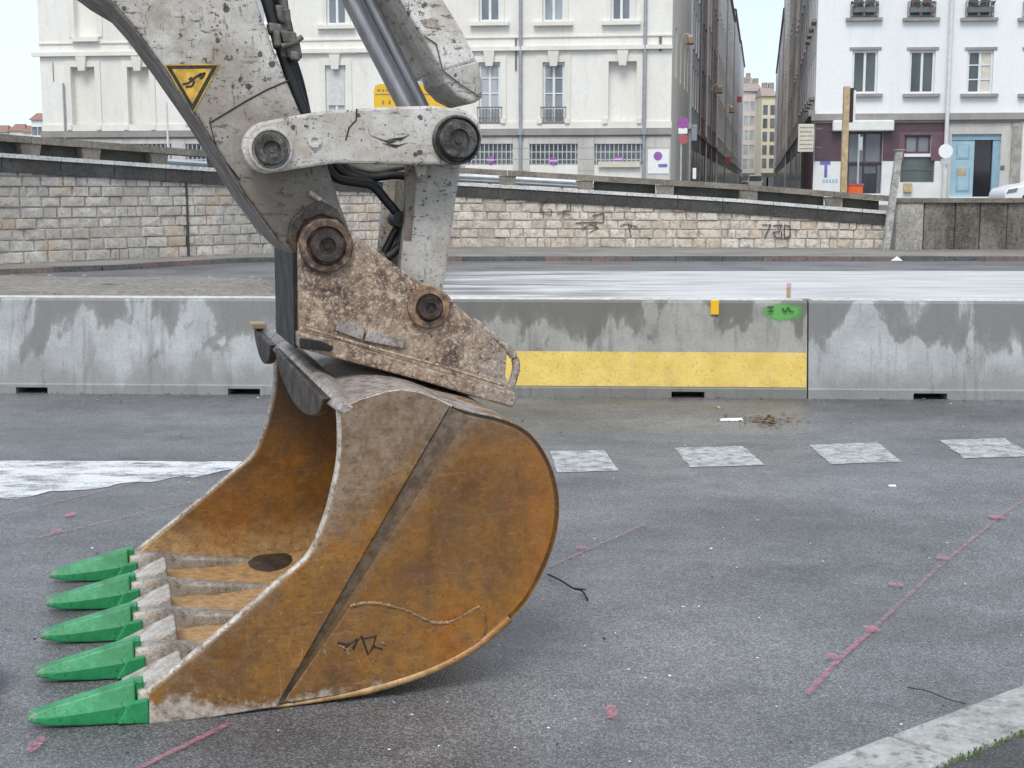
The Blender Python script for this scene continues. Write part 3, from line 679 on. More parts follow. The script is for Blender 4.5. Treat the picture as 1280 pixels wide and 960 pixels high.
# coping blocks and pale edge
s = 0
while s < S_END - .05:
    L_ = min(random.uniform(1.0, 1.5), S_END - s); mb = MB(); mb2 = MB(); k = 3
    for j in range(k):
        a, b = s + L_ * j / k + (.008 if j == 0 else 0), s + L_ * (j + 1) / k - (.008 if j == k - 1 else 0)
        za, zb = wall_top(a), wall_top(b); o_ = .09
        mb.hexa([WP(a, o_, za - COP), WP(b, o_, zb - COP), WP(b, -.6, zb - COP), WP(a, -.6, za - COP), WP(a, o_ + .02, za - .09), WP(b, o_ + .02, zb - .09), WP(b, -.6, zb - .09), WP(a, -.6, za - .09)])
        mb2.hexa([WP(a, o_ + .05, za - .088), WP(b, o_ + .05, zb - .088), WP(b, -.6, zb - .088), WP(a, -.6, za - .088), WP(a, o_ + .05, za), WP(b, o_ + .05, zb), WP(b, -.6, zb), WP(a, -.6, za)])
    mb.build('coping_stone', 'coping', wall, O); mb2.build('edge_stone', 'ledge', wall, O); s += L_
# graffiti strokes, flat spray on the stone faces
def graffiti(strokes, w=.028):
    mb = MB()
    for st in strokes:
        pts = []
        for x, y in st:
            sp = s_of_px(x); p = wall_at(sp)[0]; pts.append(WP(sp, .066, D(x, y, p.y).z))
        for a, b in zip(pts, pts[1:]):
            d = (b - a).normalized(); n = wall_at(0)[2]; n = Vector((0, -1, 0)); u = d.cross(n).normalized() * w / 2
            mb.add([a - u, b - u, b + u, a + u, a - u - n * .03, b - u - n * .03, b + u - n * .03, a + u - n * .03], [(0, 1, 2, 3), (4, 7, 6, 5), (0, 4, 5, 1), (1, 5, 6, 2), (2, 6, 7, 3), (3, 7, 4, 0)])
    return mb.build('graffiti', 'graffiti', wall, O)
graffiti([[(688, 251), (678, 254), (676, 265), (688, 269), (690, 262), (684, 261)], [(697, 252), (713, 251), (712, 263), (704, 264)], [(697, 266), (714, 268)]])
graffiti([[(720, 279), (735, 278), (754, 278)], [(740, 270), (754, 266), (755, 278)], [(728, 287), (736, 280), (746, 284), (738, 291)]], .035)
graffiti([[(773, 283), (783, 280), (797, 283)], [(786, 278), (788, 296)]], .035)
graffiti([[(950, 281), (963, 281), (956, 298)], [(966, 282), (975, 281), (974, 289), (967, 290), (968, 297), (976, 297), (976, 289)], [(981, 281), (980, 297), (988, 296), (987, 283), (981, 281)]], .03)

# parapet on top: beams, posts and recessed panels
par = thing('concrete_parapet', 'low weathered concrete parapet with stubby posts along the stone wall', 'parapet', O)
post_px = [-300, -205, -118, -33, 46, 121, 203, 285, 370, 455, 545, 634, 731, 831, 935, 1040]
RH = .40
ps = [s_of_px(x) for x in post_px]
for i, s in enumerate(ps):
    z = wall_top(s); mb = MB(); w = .19
    mb.hexa([WP(s - w, .02, z + .002), WP(s + w, .02, z + .002), WP(s + w, -.40, z + .002), WP(s - w, -.40, z + .002), WP(s - w - .05, .03, z + RH - .15), WP(s + w + .05, .03, z + RH - .15), WP(s + w + .05, -.4, z + RH - .15), WP(s - w - .05, -.4, z + RH - .15)])
    mb.build('post', 'rail', par, O)
    e = ps[i + 1] if i + 1 < len(ps) else S_END - .05
    mb = MB(); k = 4
    for j in range(k):
        a, b = s + (e - s) * j / k + (.006 if j == 0 else 0), s + (e - s) * (j + 1) / k - (.006 if j == k - 1 else 0)
        za, zb = wall_top(a) + RH, wall_top(b) + RH
        mb.hexa([WP(a, .06, za - .148), WP(b, .06, zb - .148), WP(b, -.45, zb - .148), WP(a, -.45, za - .148), WP(a, .05, za), WP(b, .05, zb), WP(b, -.45, zb), WP(a, -.45, za)])
    mb.build('beam', 'rail', par, O)
    if post_px[i] not in (203, 455, 545, 634):
        mb = MB(); a, b = s + .25, e - .25
        mb.hexa([WP(a, -.22, wall_top(a) + .002), WP(b, -.22, wall_top(b) + .002), WP(b, -.32, wall_top(b) + .002), WP(a, -.32, wall_top(a) + .002), WP(a, -.22, wall_top(a) + RH - .152), WP(b, -.22, wall_top(b) + RH - .152), WP(b, -.32, wall_top(b) + RH - .152), WP(a, -.32, wall_top(a) + RH - .152)])
        mb.build('panel', 'panel_dark', par, O)
# steel guard rail on the far side of the ramp (behind the open bays)
gs0, gs1 = s_of_px(190), s_of_px(745)
go = WP((gs0 + gs1) / 2, -2.2, 0)
gr = thing('guard_rail', 'bare steel guard rail seen through gaps in the parapet', 'guard rail', go)
mb = MB(); n_ = 16
prof = [(0, .02), (.05, .08), (-.03, .14), (.05, .20), (0, .26)]
for i in range(n_):
    a, b = gs0 + (gs1 - gs0) * i / n_, gs0 + (gs1 - gs0) * (i + 1) / n_
    for (o1, h1), (o2, h2) in zip(prof, prof[1:]):
        za, zb = wall_top(a), wall_top(b)
        q = [WP(a, -2.2 + o1, za + h1), WP(b, -2.2 + o1, zb + h1), WP(b, -2.2 + o2, zb + h2), WP(a, -2.2 + o2, za + h2)]
        mb.hexa([p + Vector((0, .02, 0)) for p in q] + q)
mb.build('rail_beam', 'galv', gr, go)
for i in range(7):
    s = gs0 + (gs1 - gs0) * (i + .5) / 7; p = WP(s, -2.32, wall_top(s) - .1); mb = MB(); mb.box(p.x - .05, p.x + .05, p.y, p.y + .07, p.z, p.z + .36); mb.build('rail_post', 'galv', gr, go)

# right hand concrete wall and the leaning post in the gap
cw0 = G(1118, 317); Yc = cw0.y
cwo = Vector((D(1200, 317, Yc).x, Yc, 0))
cw = thing('concrete_wall', 'streaked pebble concrete wall with pale end pillar and flat cap', 'wall', cwo)
zt = D(1118, 247.5, Yc).z
X = lambda px: D(px, 317, Yc).x
mb = MB(); mb.box(X(1118), X(1152), Yc - .05, Yc + .5, 0, zt - .13); mb.build('end_pillar', 'pillar', cw, cwo, bevel=.02)
edges = [1153, 1192, 1223, 1257, 1292, 1330, 1370, 1415, 1460, 1510]
for a, b in zip(edges, edges[1:]):
    mb = MB(); mb.box(X(a) + .012, X(b) - .012, Yc + random.uniform(-.015, .015), Yc + .4, 0, zt - .13); mb.build('panel', 'pebble', cw, cwo, bevel=.015)
mb = MB(); mb.box(X(1152), X(1510), Yc + .05, Yc + .35, 0, zt - .135); mb.build('backing', 'coping', cw, cwo)
mb = MB(); mb.box(X(1116), X(1510), Yc - .09, Yc + .55, zt - .128, zt); mb.build('cap', 'rail', cw, cwo, bevel=.015)
pa, pb = D(1107, 312, Yc - .35), D(1124, 188, Yc - .1)
po = Vector((pa.x, pa.y, 0)); lp = thing('leaning_post', 'leaning speckled square post wedged where the stone wall ends', 'post', po)
mb = MB(); w = .085
mb.hexa([(pa.x - w, pa.y - w, .1), (pa.x + w, pa.y - w, .1), (pa.x + w, pa.y + w, .1), (pa.x - w, pa.y + w, .1), (pb.x - w, pb.y - w, pb.z), (pb.x + w, pb.y - w, pb.z), (pb.x + w, pb.y + w, pb.z), (pb.x - w, pb.y + w, pb.z)])
mb.build('shaft', 'post_metal', lp, po, bevel=.012)
mb = MB(); mb.box(pb.x - .12, pb.x + .12, pb.y - .12, pb.y + .12, pb.z, pb.z + .03); mb.build('cap', 'post_metal', lp, po)
p = G(1121, 326, .12); mb = MB(); mb.add([(p.x - .13, p.y, .125), (p.x + .1, p.y - .06, .125), (p.x + .14, p.y + .06, .125), (p.x - .05, p.y + .1, .125), (p.x, p.y, .22)], [(0, 1, 4), (1, 2, 4), (2, 3, 4), (3, 0, 4), (3, 2, 1, 0)])
tag(mb.build('crumpled_paper', 'paper', origin=(p.x, p.y, .12)), 'crumpled white paper on the kerb below the leaning post', 'litter')

# ------------------------------------------------------------------ concrete barriers in the middle of the road
bA, bB = G(0, 491.5), G(1280, 500.5)
bd = (bB - bA).normalized(); bn = Vector((bd.y, -bd.x, 0)); bang = math.atan2(bd.y, bd.x)
def b_s(px):            # position along the barrier line of a column at its foot
    r = ray(px, 495); r.z = 0
    A = Matrix(((bd.x, -r.x), (bd.y, -r.y))); q = A.inverted() @ Vector((-bA.x, -bA.y)); return q[0]
BH = .79
def barrier(s0, s1, slots, mat, label):
    ctr = bA + bd * ((s0 + s1) / 2) - bn * .24
    t = thing('concrete_barrier', label, 'barrier', (ctr.x, ctr.y, 0), 'concrete barriers across the road', bang)
    L_ = (s1 - s0) / 2 - .006
    # cross section (y towards camera is negative), real notches cut at the foot
    prof = [(-.24, .0), (-.24, .075), (-.226, .085), (-.186, .385), (-.125, BH - .02), (-.108, BH), (.108, BH), (.125, BH - .02), (.186, .385), (.226, .085), (.24, .075), (.24, .0)]
    cuts = sorted([-L_] + [c + d for c in slots for d in (-.135, .135)] + [L_])
    cuts2 = []
    for a, b in zip(cuts, cuts[1:]):
        k = max(1, int((b - a) / .25)); cuts2 += [a + (b - a) * j / k for j in range(k)]
    cuts2.append(L_)
    mb = MB()
    for a, b in zip(cuts2, cuts2[1:]):
        inslot = any(c - .13 < (a + b) / 2 < c + .13 for c in slots)
        pr = prof if not inslot else [(-.24, .052)] + prof[1:-1] + [(.24, .052)]
        n = len(pr); mb.add([(a, y, z) for y, z in pr] + [(b, y, z) for y, z in pr], [(i, (i + 1) % n, (i + 1) % n + n, i + n) for i in range(n)] + ([tuple(range(n - 1, -1, -1))] if a == -L_ else []) + ([tuple(range(n, 2 * n))] if b == L_ else []))
        if not inslot:
            for sgn, x in ((0, a), (1, b)):
                if any(abs(abs(x - c) - .135) < 1e-4 for c in slots): mb.add([(x, -.24, 0), (x, -.24, .052), (x, .24, .052), (x, .24, 0)], [(0, 1, 2, 3)])
    o = mb.build('body', mat, t); bm = bmesh.new(); bm.from_mesh(o.data); bmesh.ops.remove_doubles(bm, verts=bm.verts, dist=.0005); bmesh.ops.recalc_face_normals(bm, faces=bm.faces); bm.to_mesh(o.data); bm.free()
    for c in slots: mb = MB(); mb.box(c - .13, c + .13, .02, .05, .001, .05); mb.build('slot_shade', 'black', t)  # black plate inside each notch stands for its shade
    mb = MB(); mb.box(-L_ + .03, L_ - .03, -.105, .105, BH + .0005, BH + .004); mb.build('pale_top', 'ledge', t)  # paler plate over the top face
    return t, L_
J0, J1, J2 = b_s(453), b_s(1009.5), b_s(1571)
def slot_rel(pxs, s0, s1): return [b_s(p) - (s0 + s1) / 2 for p in pxs]
Jm = b_s(-108)
barrier(Jm, J0, slot_rel((40, 305), Jm, J0), 'barrier_a', 'pale blotched concrete barrier behind the open side of the bucket')
tb, Lb = barrier(J0, J1, slot_rel((597, 860), J0, J1), 'barrier_b', 'grey concrete barrier with a broad yellow painted band')
barrier(J1, J2, slot_rel((1163, 1425), J1, J2), 'barrier_c', 'pale patchy concrete barrier with dark drips at the right edge')
mb = MB(); k = 14
za, zb = .092, .372
ya, yb = -.2275, -.1905
mb.hexa([(-Lb, ya, za), (Lb - .004, ya, za), (Lb - .004, ya + .004, za), (-Lb, ya + .004, za), (-Lb, yb, zb), (Lb - .004, yb, zb), (Lb - .004, yb + .004, zb), (-Lb, yb + .004, zb)])
mb.build('yellow_band', 'yellow_band', tb)
xt = b_s(888) - (J0 + J1) / 2 + .03
mb = MB(); mb.box(xt - .034, xt + .034, -.16, -.126, BH - .115, BH + .006); mb.build('reflector', 'sign_yellow', tb, bevel=.006)
xg = b_s(975) - (J0 + J1) / 2 + .02
mb = MB(); mb.add([(-.22, 0, -.11), (.22, 0, -.11), (.22, .022, .085), (-.22, .022, .085)], [(0, 1, 2, 3)]); g = mb.build('green_spray', 'green_spray', tb); g.location = (xg, -.153, .70)
for st in ([(-.13, .035), (-.075, .035)], [(-.10, .035), (-.10, .0)], [(-.125, .0), (-.08, .0)], [(-.01, .03), (.015, -.005), (.04, .035), (.065, -.005)], [(.07, -.003), (.085, -.003)]):
    mb = MB()
    for a, b in zip(st, st[1:]):
        d = Vector((b[0] - a[0], 0, b[1] - a[1])).normalized(); u = Vector((-d.z, 0, d.x)) * .006
        A, B = Vector((a[0], 0, a[1])), Vector((b[0], 0, b[1])); mb.add([A - u, B - u, B + u, A + u], [(0, 1, 2, 3)])
    w_ = mb.build('spray_stroke', 'leaf_green', tb); w_.location = (xg, -.1585, .705); w_.rotation_euler = (-.10, 0, 0)
# long formwork line near the top
mb = MB(); mb.box(-Lb + .9, Lb - .02, -.1375, -.13, BH - .145, BH - .132); mb.build('cast_line', 'scratch_dark', tb)
p = D(985.5, 378, 12.2); st = thing('survey_stake', 'thin pink tipped wooden stake standing behind the yellow banded barrier', 'stake', (p.x, 12.2, 0))
zs = D(985.5, 354, 12.2).z; mb = MB(); mb.box(p.x - .016, p.x + .016, 12.186, 12.214, 0, zs - .05); mb.build('shaft', 'wood', st, (p.x, 12.2, 0)); mb = MB(); mb.box(p.x - .017, p.x + .017, 12.185, 12.215, zs - .05, zs); mb.build('tip', 'pink_solid', st, (p.x, 12.2, 0))

# ------------------------------------------------------------------ small litter on the road
p = G(915, 526); mb = MB(); mb.hexa([(p.x - .09, p.y - .02, .004), (p.x + .08, p.y - .03, .004), (p.x + .085, p.y + .02, .004), (p.x - .085, p.y + .03, .004), (p.x - .08, p.y - .015, .012), (p.x + .07, p.y - .02, .022), (p.x + .075, p.y + .02, .02), (p.x - .08, p.y + .02, .014)])
tag(mb.build('paper_scrap', 'paper', origin=(p.x, p.y, 0)), 'white paper scrap on the leaf litter in front of the barrier', 'litter')
p = G(1115, 608); mb = MB(); mb.hexa([(p.x - .02, p.y - .015, .002), (p.x + .02, p.y - .015, .002), (p.x + .02, p.y + .02, .002), (p.x - .02, p.y + .015, .002), (p.x - .02, p.y - .01, .006), (p.x + .02, p.y - .01, .01), (p.x + .02, p.y + .015, .008), (p.x - .02, p.y + .015, .006)])
tag(mb.build('paper_scrap', 'paper', origin=(p.x, p.y, 0)), 'tiny white paper scrap alone on the open asphalt', 'litter')
def leaves(mb, n, f, r0, r1):
    for k in range(n):
        x, y = f(); r = random.uniform(r0, r1); a = random.uniform(0, 2 * PI); z = random.uniform(.003, .012); dz = random.uniform(0, r * .6)
        c, s_ = math.cos(a), math.sin(a)
        mb.add([(x - r * c, y - r * s_, z), (x + r * .45 * s_, y - r * .45 * c, z + dz), (x + r * c, y + r * s_, z + dz * .5), (x - r * .45 * s_, y + r * .45 * c, z)], [(0, 1, 2), (0, 2, 3)])
def patch():
    a, r = random.uniform(0, 2 * PI), abs(random.gauss(0, .5)); q = G(960 + 62 * r * math.cos(a), 527 + 12 * r * math.sin(a)); return q.x, q.y
mb = MB(); leaves(mb, 170, patch, .008, .03); tag(mb.build('leaf_litter', 'litter'), kind='stuff')
def along():
    q = G(random.uniform(-20, 1300), random.choice((random.uniform(497, 520), random.uniform(500, 560)))); return q.x, q.y
mb = MB(); leaves(mb, 120, along, .006, .018); tag(mb.build('scattered_leaves', 'litter_pale'), kind='stuff')
def anyw():
    q = G(random.uniform(-20, 1300), random.uniform(500, 955)); return q.x, q.y
mb = MB(); leaves(mb, 200, anyw, .003, .008); tag(mb.build('road_grit', 'paper'), kind='stuff')
mb = MB(); leaves(mb, 110, anyw, .004, .011); tag(mb.build('road_crumbs', 'twig'), kind='stuff')
def foot():
    q = bA + bd * random.uniform(-.6, 9) + bn * (abs(random.gauss(0, .10)) + .005); return q.x, q.y
mb = MB(); leaves(mb, 420, foot, .003, .012); tag(mb.build('kerb_grime', 'twig'), kind='stuff')
mb = MB(); leaves(mb, 160, foot, .004, .014); tag(mb.build('foot_litter', 'litter'), kind='stuff')
pts = [G(1134, 859, .008), G(1160, 864, .014), G(1182, 873, .012), G(1208, 880, .006)]
mb = MB(); mb.tube(crom(pts, 3), .002, 6); tag(mb.build('twig', 'twig', origin=(pts[1].x, pts[1].y, 0)), 'thin straight twig on the asphalt beside the pale kerb', 'twig')
pts = [G(685, 718, .012), G(700, 725, .02), G(716, 735, .025), (G(728, 739, .012)), G(735, 750, .006)]
mb = MB(); mb.tube(crom(pts, 3), .0042, 6); mb.tube([pts[2], G(732, 737, .04)], .003, 5)
tag(mb.build('twig', 'twig', origin=(pts[2].x, pts[2].y, 0)), 'dark bent twig on the asphalt right of the bucket', 'twig')

c = G(-78, 868, 0); ty = thing('tyre', 'worn dark tyre lying half outside the left edge of the picture', 'tyre', (c.x, c.y, 0))
mb = MB(); n1, n2 = 36, 12
mb.v = [Vector((c.x + (.145 + .06 * math.cos(b)) * math.cos(a), c.y + (.145 + .06 * math.cos(b)) * math.sin(a), .085 + .083 * math.sin(b))) for a in [2 * PI * k / n1 for k in range(n1)] for b in [2 * PI * k / n2 for k in range(n2)]]
mb.f = [(i * n2 + j, ((i + 1) % n1) * n2 + j, ((i + 1) % n1) * n2 + (j + 1) % n2, i * n2 + (j + 1) % n2) for i in range(n1) for j in range(n2)]
mb.build('tread', 'rubber_grey', ty, (c.x, c.y, 0), smooth=60)
mb = MB(); mb.cyl_z((c.x, c.y), .03, .12, .10, 20); mb.build('rim', 'clamp', ty, (c.x, c.y, 0), smooth=40)

# ------------------------------------------------------------------ excavator arm and bucket (own frame: u along the bucket, v across, z up)
YAW = math.radians(16)
N0 = G(340, 886); N0.z = 0
EU, EV = Vector((math.cos(YAW), math.sin(YAW), 0)), Vector((-math.sin(YAW), math.cos(YAW), 0))
def L(x, y, v):
    r = ray(x, y); o = N0 + EV * v; t = (o - CAM).dot(EV) / r.dot(EV); P = CAM + r * t - N0
    return (P.dot(EU), P.z)
def LP(pxs, v): return [L(x, y, v) for x, y in pxs]
W = 1.81          # bucket width
WA = 1.70         # the arm's own mid plane is at WA / 2
ex = thing('excavator', 'excavator arm with white chipped paint holding a rusty bucket with green teeth', 'excavator', N0, rz=YAW)
# -- bucket shell
def inset(poly, d):
    out = []
    for i, p in enumerate(poly):
        a = Vector(poly[max(i - 1, 0)]); b = Vector(poly[min(i + 1, len(poly) - 1)]); t = (b - a).normalized(); out.append((p[0] + t.y * d, p[1] - t.x * d))
    return out
prof = [(.255, 1.0), (.335, 1.016), (.436, 1.026), (.548, 1.008), (.657, .966), (.80, .925), (.892, .868), (.958, .765), (.988, .641), (.978, .516), (.932, .392), (.866, .284), (.78, .206), (.681, .139), (.54, .079), (.375, .039), (.212, .017), (0, .002), (-.2, .002), (-.40, .012)]
pc = [(p.x, p.y) for p in crom([(a, b, 0) for a, b in prof], 5)]
inn = inset(pc, .028)
mb = MB(); n = len(pc)
ring = pc + inn[::-1]
mb.prism(ring, .012, W - .012)
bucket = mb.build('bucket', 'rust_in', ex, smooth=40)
mb = MB(); out = inset(pc, -.004)
mb.prism(out + pc[::-1], .004, W - .004); mb.build('outer_skin', 'rust_skin', bucket, smooth=40)
front = [(.242, .998), (.244, .93), (.243, .861), (.234, .79), (.219, .729), (.203, .665), (.183, .611), (.158, .552), (.122, .497), (.02, .418), (-.095, .324), (-.21, .235), (-.329, .145), (-.39, .098)]
rear = [(a, b) for a, b in pc if not (a < .30 and b > .8)]
rear = [(a, b) for a, b in inset(pc, .012)][6:-4]
for v0, v1 in ((.0, .03), (W - .03, W)):
    mb = MB(); poly = [(.242, .995)] + [(.335, 1.02), (.436, 1.034)] + [q for q in rear if q[0] > .45 or q[1] < .5] + [(-.30, .02), (-.385, .02)] + front[::-1][:-1]
    mb.prism(poly, v0, v1); mb.build('side_plate', 'rust' if v0 < .1 else 'rust_in', bucket, bevel=.004)
# thicker front cheek with its sloping seam, both sides
seam = [(.605, .985), (.30, .49), (.012, .014)]
cheek = [(.242, .998), (.30, 1.022), (.39, 1.045), (.436, 1.049), (.50, 1.037), (.56, 1.012), (.605, .988)] + seam[1:] + [(-.2, .0), (-.392, -.002)] + front[::-1][:-1]
for v0, v1 in ((-.024, -.002), (W + .002, W + .024)):
    mb = MB(); mb.prism(cheek, v0, v1); mb.build('side_cheek', 'rust', bucket, bevel=.004)
    vn, vf = (v0, 0.001) if v0 < 0 else (v1, W - .001)
    mb = MB(); a, b, c = seam; wd = (.085, .05, .012)
    top = [(a[0], vn, a[1]), (b[0], vn, b[1]), (c[0], vn, c[1])]; bot = [(p[0] + k * .85, vf, p[1] - k * .5) for p, k in zip(seam, wd)]
    mb.add(top + bot, [(0, 1, 4, 3), (1, 2, 5, 4)]); mb.add([(p[0], vf, p[1]) for p in seam], []); mb.build('seam_strip', 'rust', bucket)
    # worn pale tube along the mouth, its lit edge painted in
    mb = MB(); vm = v0 - .001 if v0 < 0 else v1 + .001
    mb.tube([(p.x - .001, (v0 + v1) / 2 + (.010 if v0 < 0 else -.010), p.z) for p in crom([(q[0], 0, q[1]) for q in front], 3)], .0135, 8); mb.build('mouth_edge', 'worn_lit_edge', bucket, smooth=50)
    mb = MB(); mb.tube([(p[0] + .004, vn + (.004 if v0 < 0 else -.004), p[1] - .002) for p in cheek[:7]], .0045, 6); mb.build('top_edge', 'worn_lit_edge', bucket, smooth=60)
mb = MB(); mb.tube([(.012 + (.605 - .012) * t, -.0015, .014 + (.985 - .014) * t + (.0 if t in (0, 1) else .0)) for t in (0, 1)], .005, 6)
# wear patch with weld bead and gouged mark on the near side
patch_px = [(437, 757), (455, 753), (475, 754), (500, 760), (520, 768), (540, 777), (560, 777), (575, 771), (588, 762), (598, 757), (605, 768), (606, 785), (600, 803)]
pp = LP(patch_px, 0.0)
lowr = [(.70, .158), (.62, .118), (.54, .088), (.45, .066), (.375, .049), (.29, .036), (.212, .028), (.06, .020)]
mb = MB(); mb.prism(pp + lowr + [(.04, .03)], -.012, .004); mb.build('wear_patch', 'rust', bucket, bevel=.004)
rw_ = random.Random(3)
for run, r0 in ((pp[:7], .0075), (pp[6:10], .0045), (pp[9:], .0035)):
    cr_ = crom([(a, -.009 + rw_.uniform(-.001, .002), b) for a, b in run], 7)
    mb = MB(); mb.tube([q + Vector((rw_.uniform(-.0012, .0012), 0, rw_.uniform(-.0015, .0015))) for q in cr_], [r0 * rw_.uniform(.6, 1.25) for _ in cr_], 7); mb.build('weld_bead', 'weld', bucket, smooth=70)
mk = [[(422, 803), (436, 806), (446, 798), (442, 812)], [(440, 810), (452, 795), (460, 818), (468, 806)], [(455, 798), (470, 795), (466, 808), (478, 811)], [(430, 812), (437, 803)]]
mb = MB()
for st_ in mk: mb.tube([(a, -.0115, b) for a, b in LP(st_, -.012)], .0045, 5)
mb.build('gouged_mark', 'scratch_dark', bucket)
for st_ in ([(424, 807), (434, 812), (438, 824)], [(444, 818), (449, 828)], [(462, 822), (466, 830), (472, 815)], [(405, 812), (409, 822)], [(476, 803), (482, 806)]): mb = MB(); mb.tube([(a, -.0115, b) for a, b in LP(st_, -.012)], .004, 5); mb.build('gouged_burr', 'weld', bucket)
# curled rim of the floor plate below the near side
mb = MB(); rim = [(a, b) for a, b in inset(pc, .004) if b < .24 and a > -.02 and a < .84]
mb.tube([(a, .0, b) for a, b in rim], [.004 + .012 * min(1, k / 8) for k in range(len(rim))][::-1], 8); mb.build('floor_rim', 'rust_in', bucket, smooth=60)
# lip bar across the top of the mouth, with two hanging lobes
mb = MB(); lp_ = [(.205, .985), (.235, 1.022), (.262, 1.028), (.318, 1.000), (.30, .975), (.25, .955)]
n = len(lp_); cu, cz = .25, .998; q_ = [(cu + (a - cu) * .55, cz + (b - cz) * .6) for a, b in lp_]
mb.add([(a, -.026, b) for a, b in q_] + [(a, .25, b + .008) for a, b in lp_] + [(a - .052, W + .02, b + .078) for a, b in lp_], [tuple(range(n)), tuple(range(3 * n - 1, 2 * n - 1, -1))] + [(k * n + i, k * n + n + i, k * n + n + (i + 1) % n, k * n + (i + 1) % n) for k in (0, 1) for i in range(n)]); mb.build('lip_bar', 'lip', bucket, bevel=.008)
def lobe(v0, v1, dep, u0):
    pts = [(v0, .02)] + [(v0 + (v1 - v0) * t, .02 - dep * (math.sin(PI * t) ** .55)) for t in [k / 14 for k in range(1, 14)]] + [(v1, .02)]
    mb = MB(); n = len(pts); z0 = .985
    f = lambda v: (-.052 * v / W, .078 * v / W)
    vv = [(u0 + f(v)[0], v, z0 + z + f(v)[1]) for v, z in pts] + [(u0 + .035 + f(v)[0], v, z0 + z + f(v)[1]) for v, z in pts]
    mb.add(vv, [tuple(range(n)), tuple(range(2 * n - 1, n - 1, -1))] + [(i, i + n, (i + 1) % n + n, (i + 1) % n) for i in range(n)])
    mb.build('lip_lobe', 'dark_steel', bucket, bevel=.006)
lobe(.10, 1.22, .135, .205); lobe(1.30, 1.82, .115, .20)
mb = MB(); mb.box(.13, .19, W - .10, W + .03, 1.088, 1.111); mb.build('lip_tab', 'wood', bucket, bevel=.004)
# low dark dome on the bucket floor and a bolt
mb = MB(); q_ = G(343, 699, .05) - N0; mu, mv = q_.dot(EU), q_.dot(EV)
for rr, zz in ((.17, .0), (.15, .022), (.10, .034), (.03, .038)):
    mb.v += [Vector((mu + rr * math.cos(a) * .75, mv + rr * math.sin(a) * 1.2, zz + .02)) for a in [2 * PI * k / 20 for k in range(20)]]
mb.f += [(k * 20 + i, k * 20 + (i + 1) % 20, k * 20 + 20 + (i + 1) % 20, k * 20 + 20 + i) for k in range(3) for i in range(20)] + [tuple(range(60, 80))]
mb.build('dark_dome', 'dark_steel', bucket, smooth=50)
# teeth, adapters and lip shrouds
def tooth_mesh():
    mb = MB(); secs = []
    def sec(u, zt, zb, wt, wb): return [(u, -wb * .93, zb), (u, -wb, zb + (zt - zb) * .48), (u, -wt, zt), (u, wt, zt), (u, wb, zb + (zt - zb) * .48), (u, wb * .93, zb)]
    secs = [sec(-.764, .050, .028, .020, .030), sec(-.70, .068, .012, .022, .037), sec(-.58, .096, .004, .025, .048), sec(-.47, .122, .003, .028, .057), sec(-.432, .130, .003, .030, .059)]
    v = [p for s_ in secs for p in s_]; f = [(0, 1, 2, 3, 4, 5)] + [(k * 6 + i, k * 6 + (i + 1) % 6, k * 6 + 6 + (i + 1) % 6, k * 6 + 6 + i) for k in range(4) for i in range(6)] + [(29, 28, 27, 26, 25, 24)]
    mb.add(v, f); return mb
def collar_mesh():
    mb = MB()
    for s_ in (-1, 1):
        a, b = sorted((s_ * .040, s_ * .066))
        mb.hexa([(-.49, a, .006), (-.392, a, -.002), (-.392, b, -.002), (-.49, b, .006), (-.452, a, .074), (-.392, a, .082), (-.392, b, .082), (-.452, b, .074)])
    mb.box(-.434, -.405, -.028, .028, .07, .131); return mb
def adapter_mesh():
    mb = MB()
    secs = [(-.425, .055, .008, .104), (-.36, .058, .004, .110), (-.30, .055, .004, .106), (-.22, .044, .016, .090), (-.12, .037, .024, .076), (-.02, .032, .026, .062), (.08, .026, .026, .050), (.16, .018, .026, .040)]
    v = []
    for u, w_, zb, zt_ in secs: v += [(u, -w_, zb), (u, -w_ * .93, zb + (zt_ - zb) * .75), (u, -w_ * .6, zt_), (u, w_ * .6, zt_), (u, w_ * .93, zb + (zt_ - zb) * .75), (u, w_, zb)]
    k = len(secs); f = [(0, 1, 2, 3, 4, 5), tuple(range(6 * k - 1, 6 * k - 7, -1))] + [(q * 6 + i, q * 6 + (i + 1) % 6, q * 6 + 6 + (i + 1) % 6, q * 6 + 6 + i) for q in range(k - 1) for i in range(6)]
    mb.add(v, f); return mb
def shroud_mesh():
    mb = MB(); w_ = .105
    mb.hexa([(-.485, -w_ * .9, .012), (-.27, -w_, .004), (-.27, w_, .004), (-.485, w_ * .9, .012), (-.47, -w_ * .9, .034), (-.275, -w_ * .92, .118), (-.275, w_ * .92, .118), (-.47, w_ * .9, .034)]); return mb
tv = [.045 + (W - .09) * k / 4 for k in range(5)]
t0 = tooth_mesh().build('tooth', 'green', bucket, bevel=.006); t0.location = (0, tv[0], 0)
c0 = collar_mesh().build('tooth_collar', 'green', bucket, bevel=.006); c0.location = (0, tv[0], 0)
a0 = adapter_mesh().build('adapter', 'adapter', bucket, smooth=40, bevel=.006); a0.location = (0, tv[0], 0)
for k in range(1, 5):
    for o in (t0, c0, a0):
        c = o.copy(); col.objects.link(c); c.parent = bucket; c.location = (random.uniform(-.006, .006) if o is t0 else 0, tv[k], 0)
s0 = shroud_mesh().build('lip_shroud', 'shroud', bucket, bevel=.012); s0.location = (0, (tv[0] + tv[1]) / 2, 0)
for k in range(1, 4):
    c = s0.copy(); col.objects.link(c); c.parent = bucket; c.location = (0, (tv[k] + tv[k + 1]) / 2, 0)
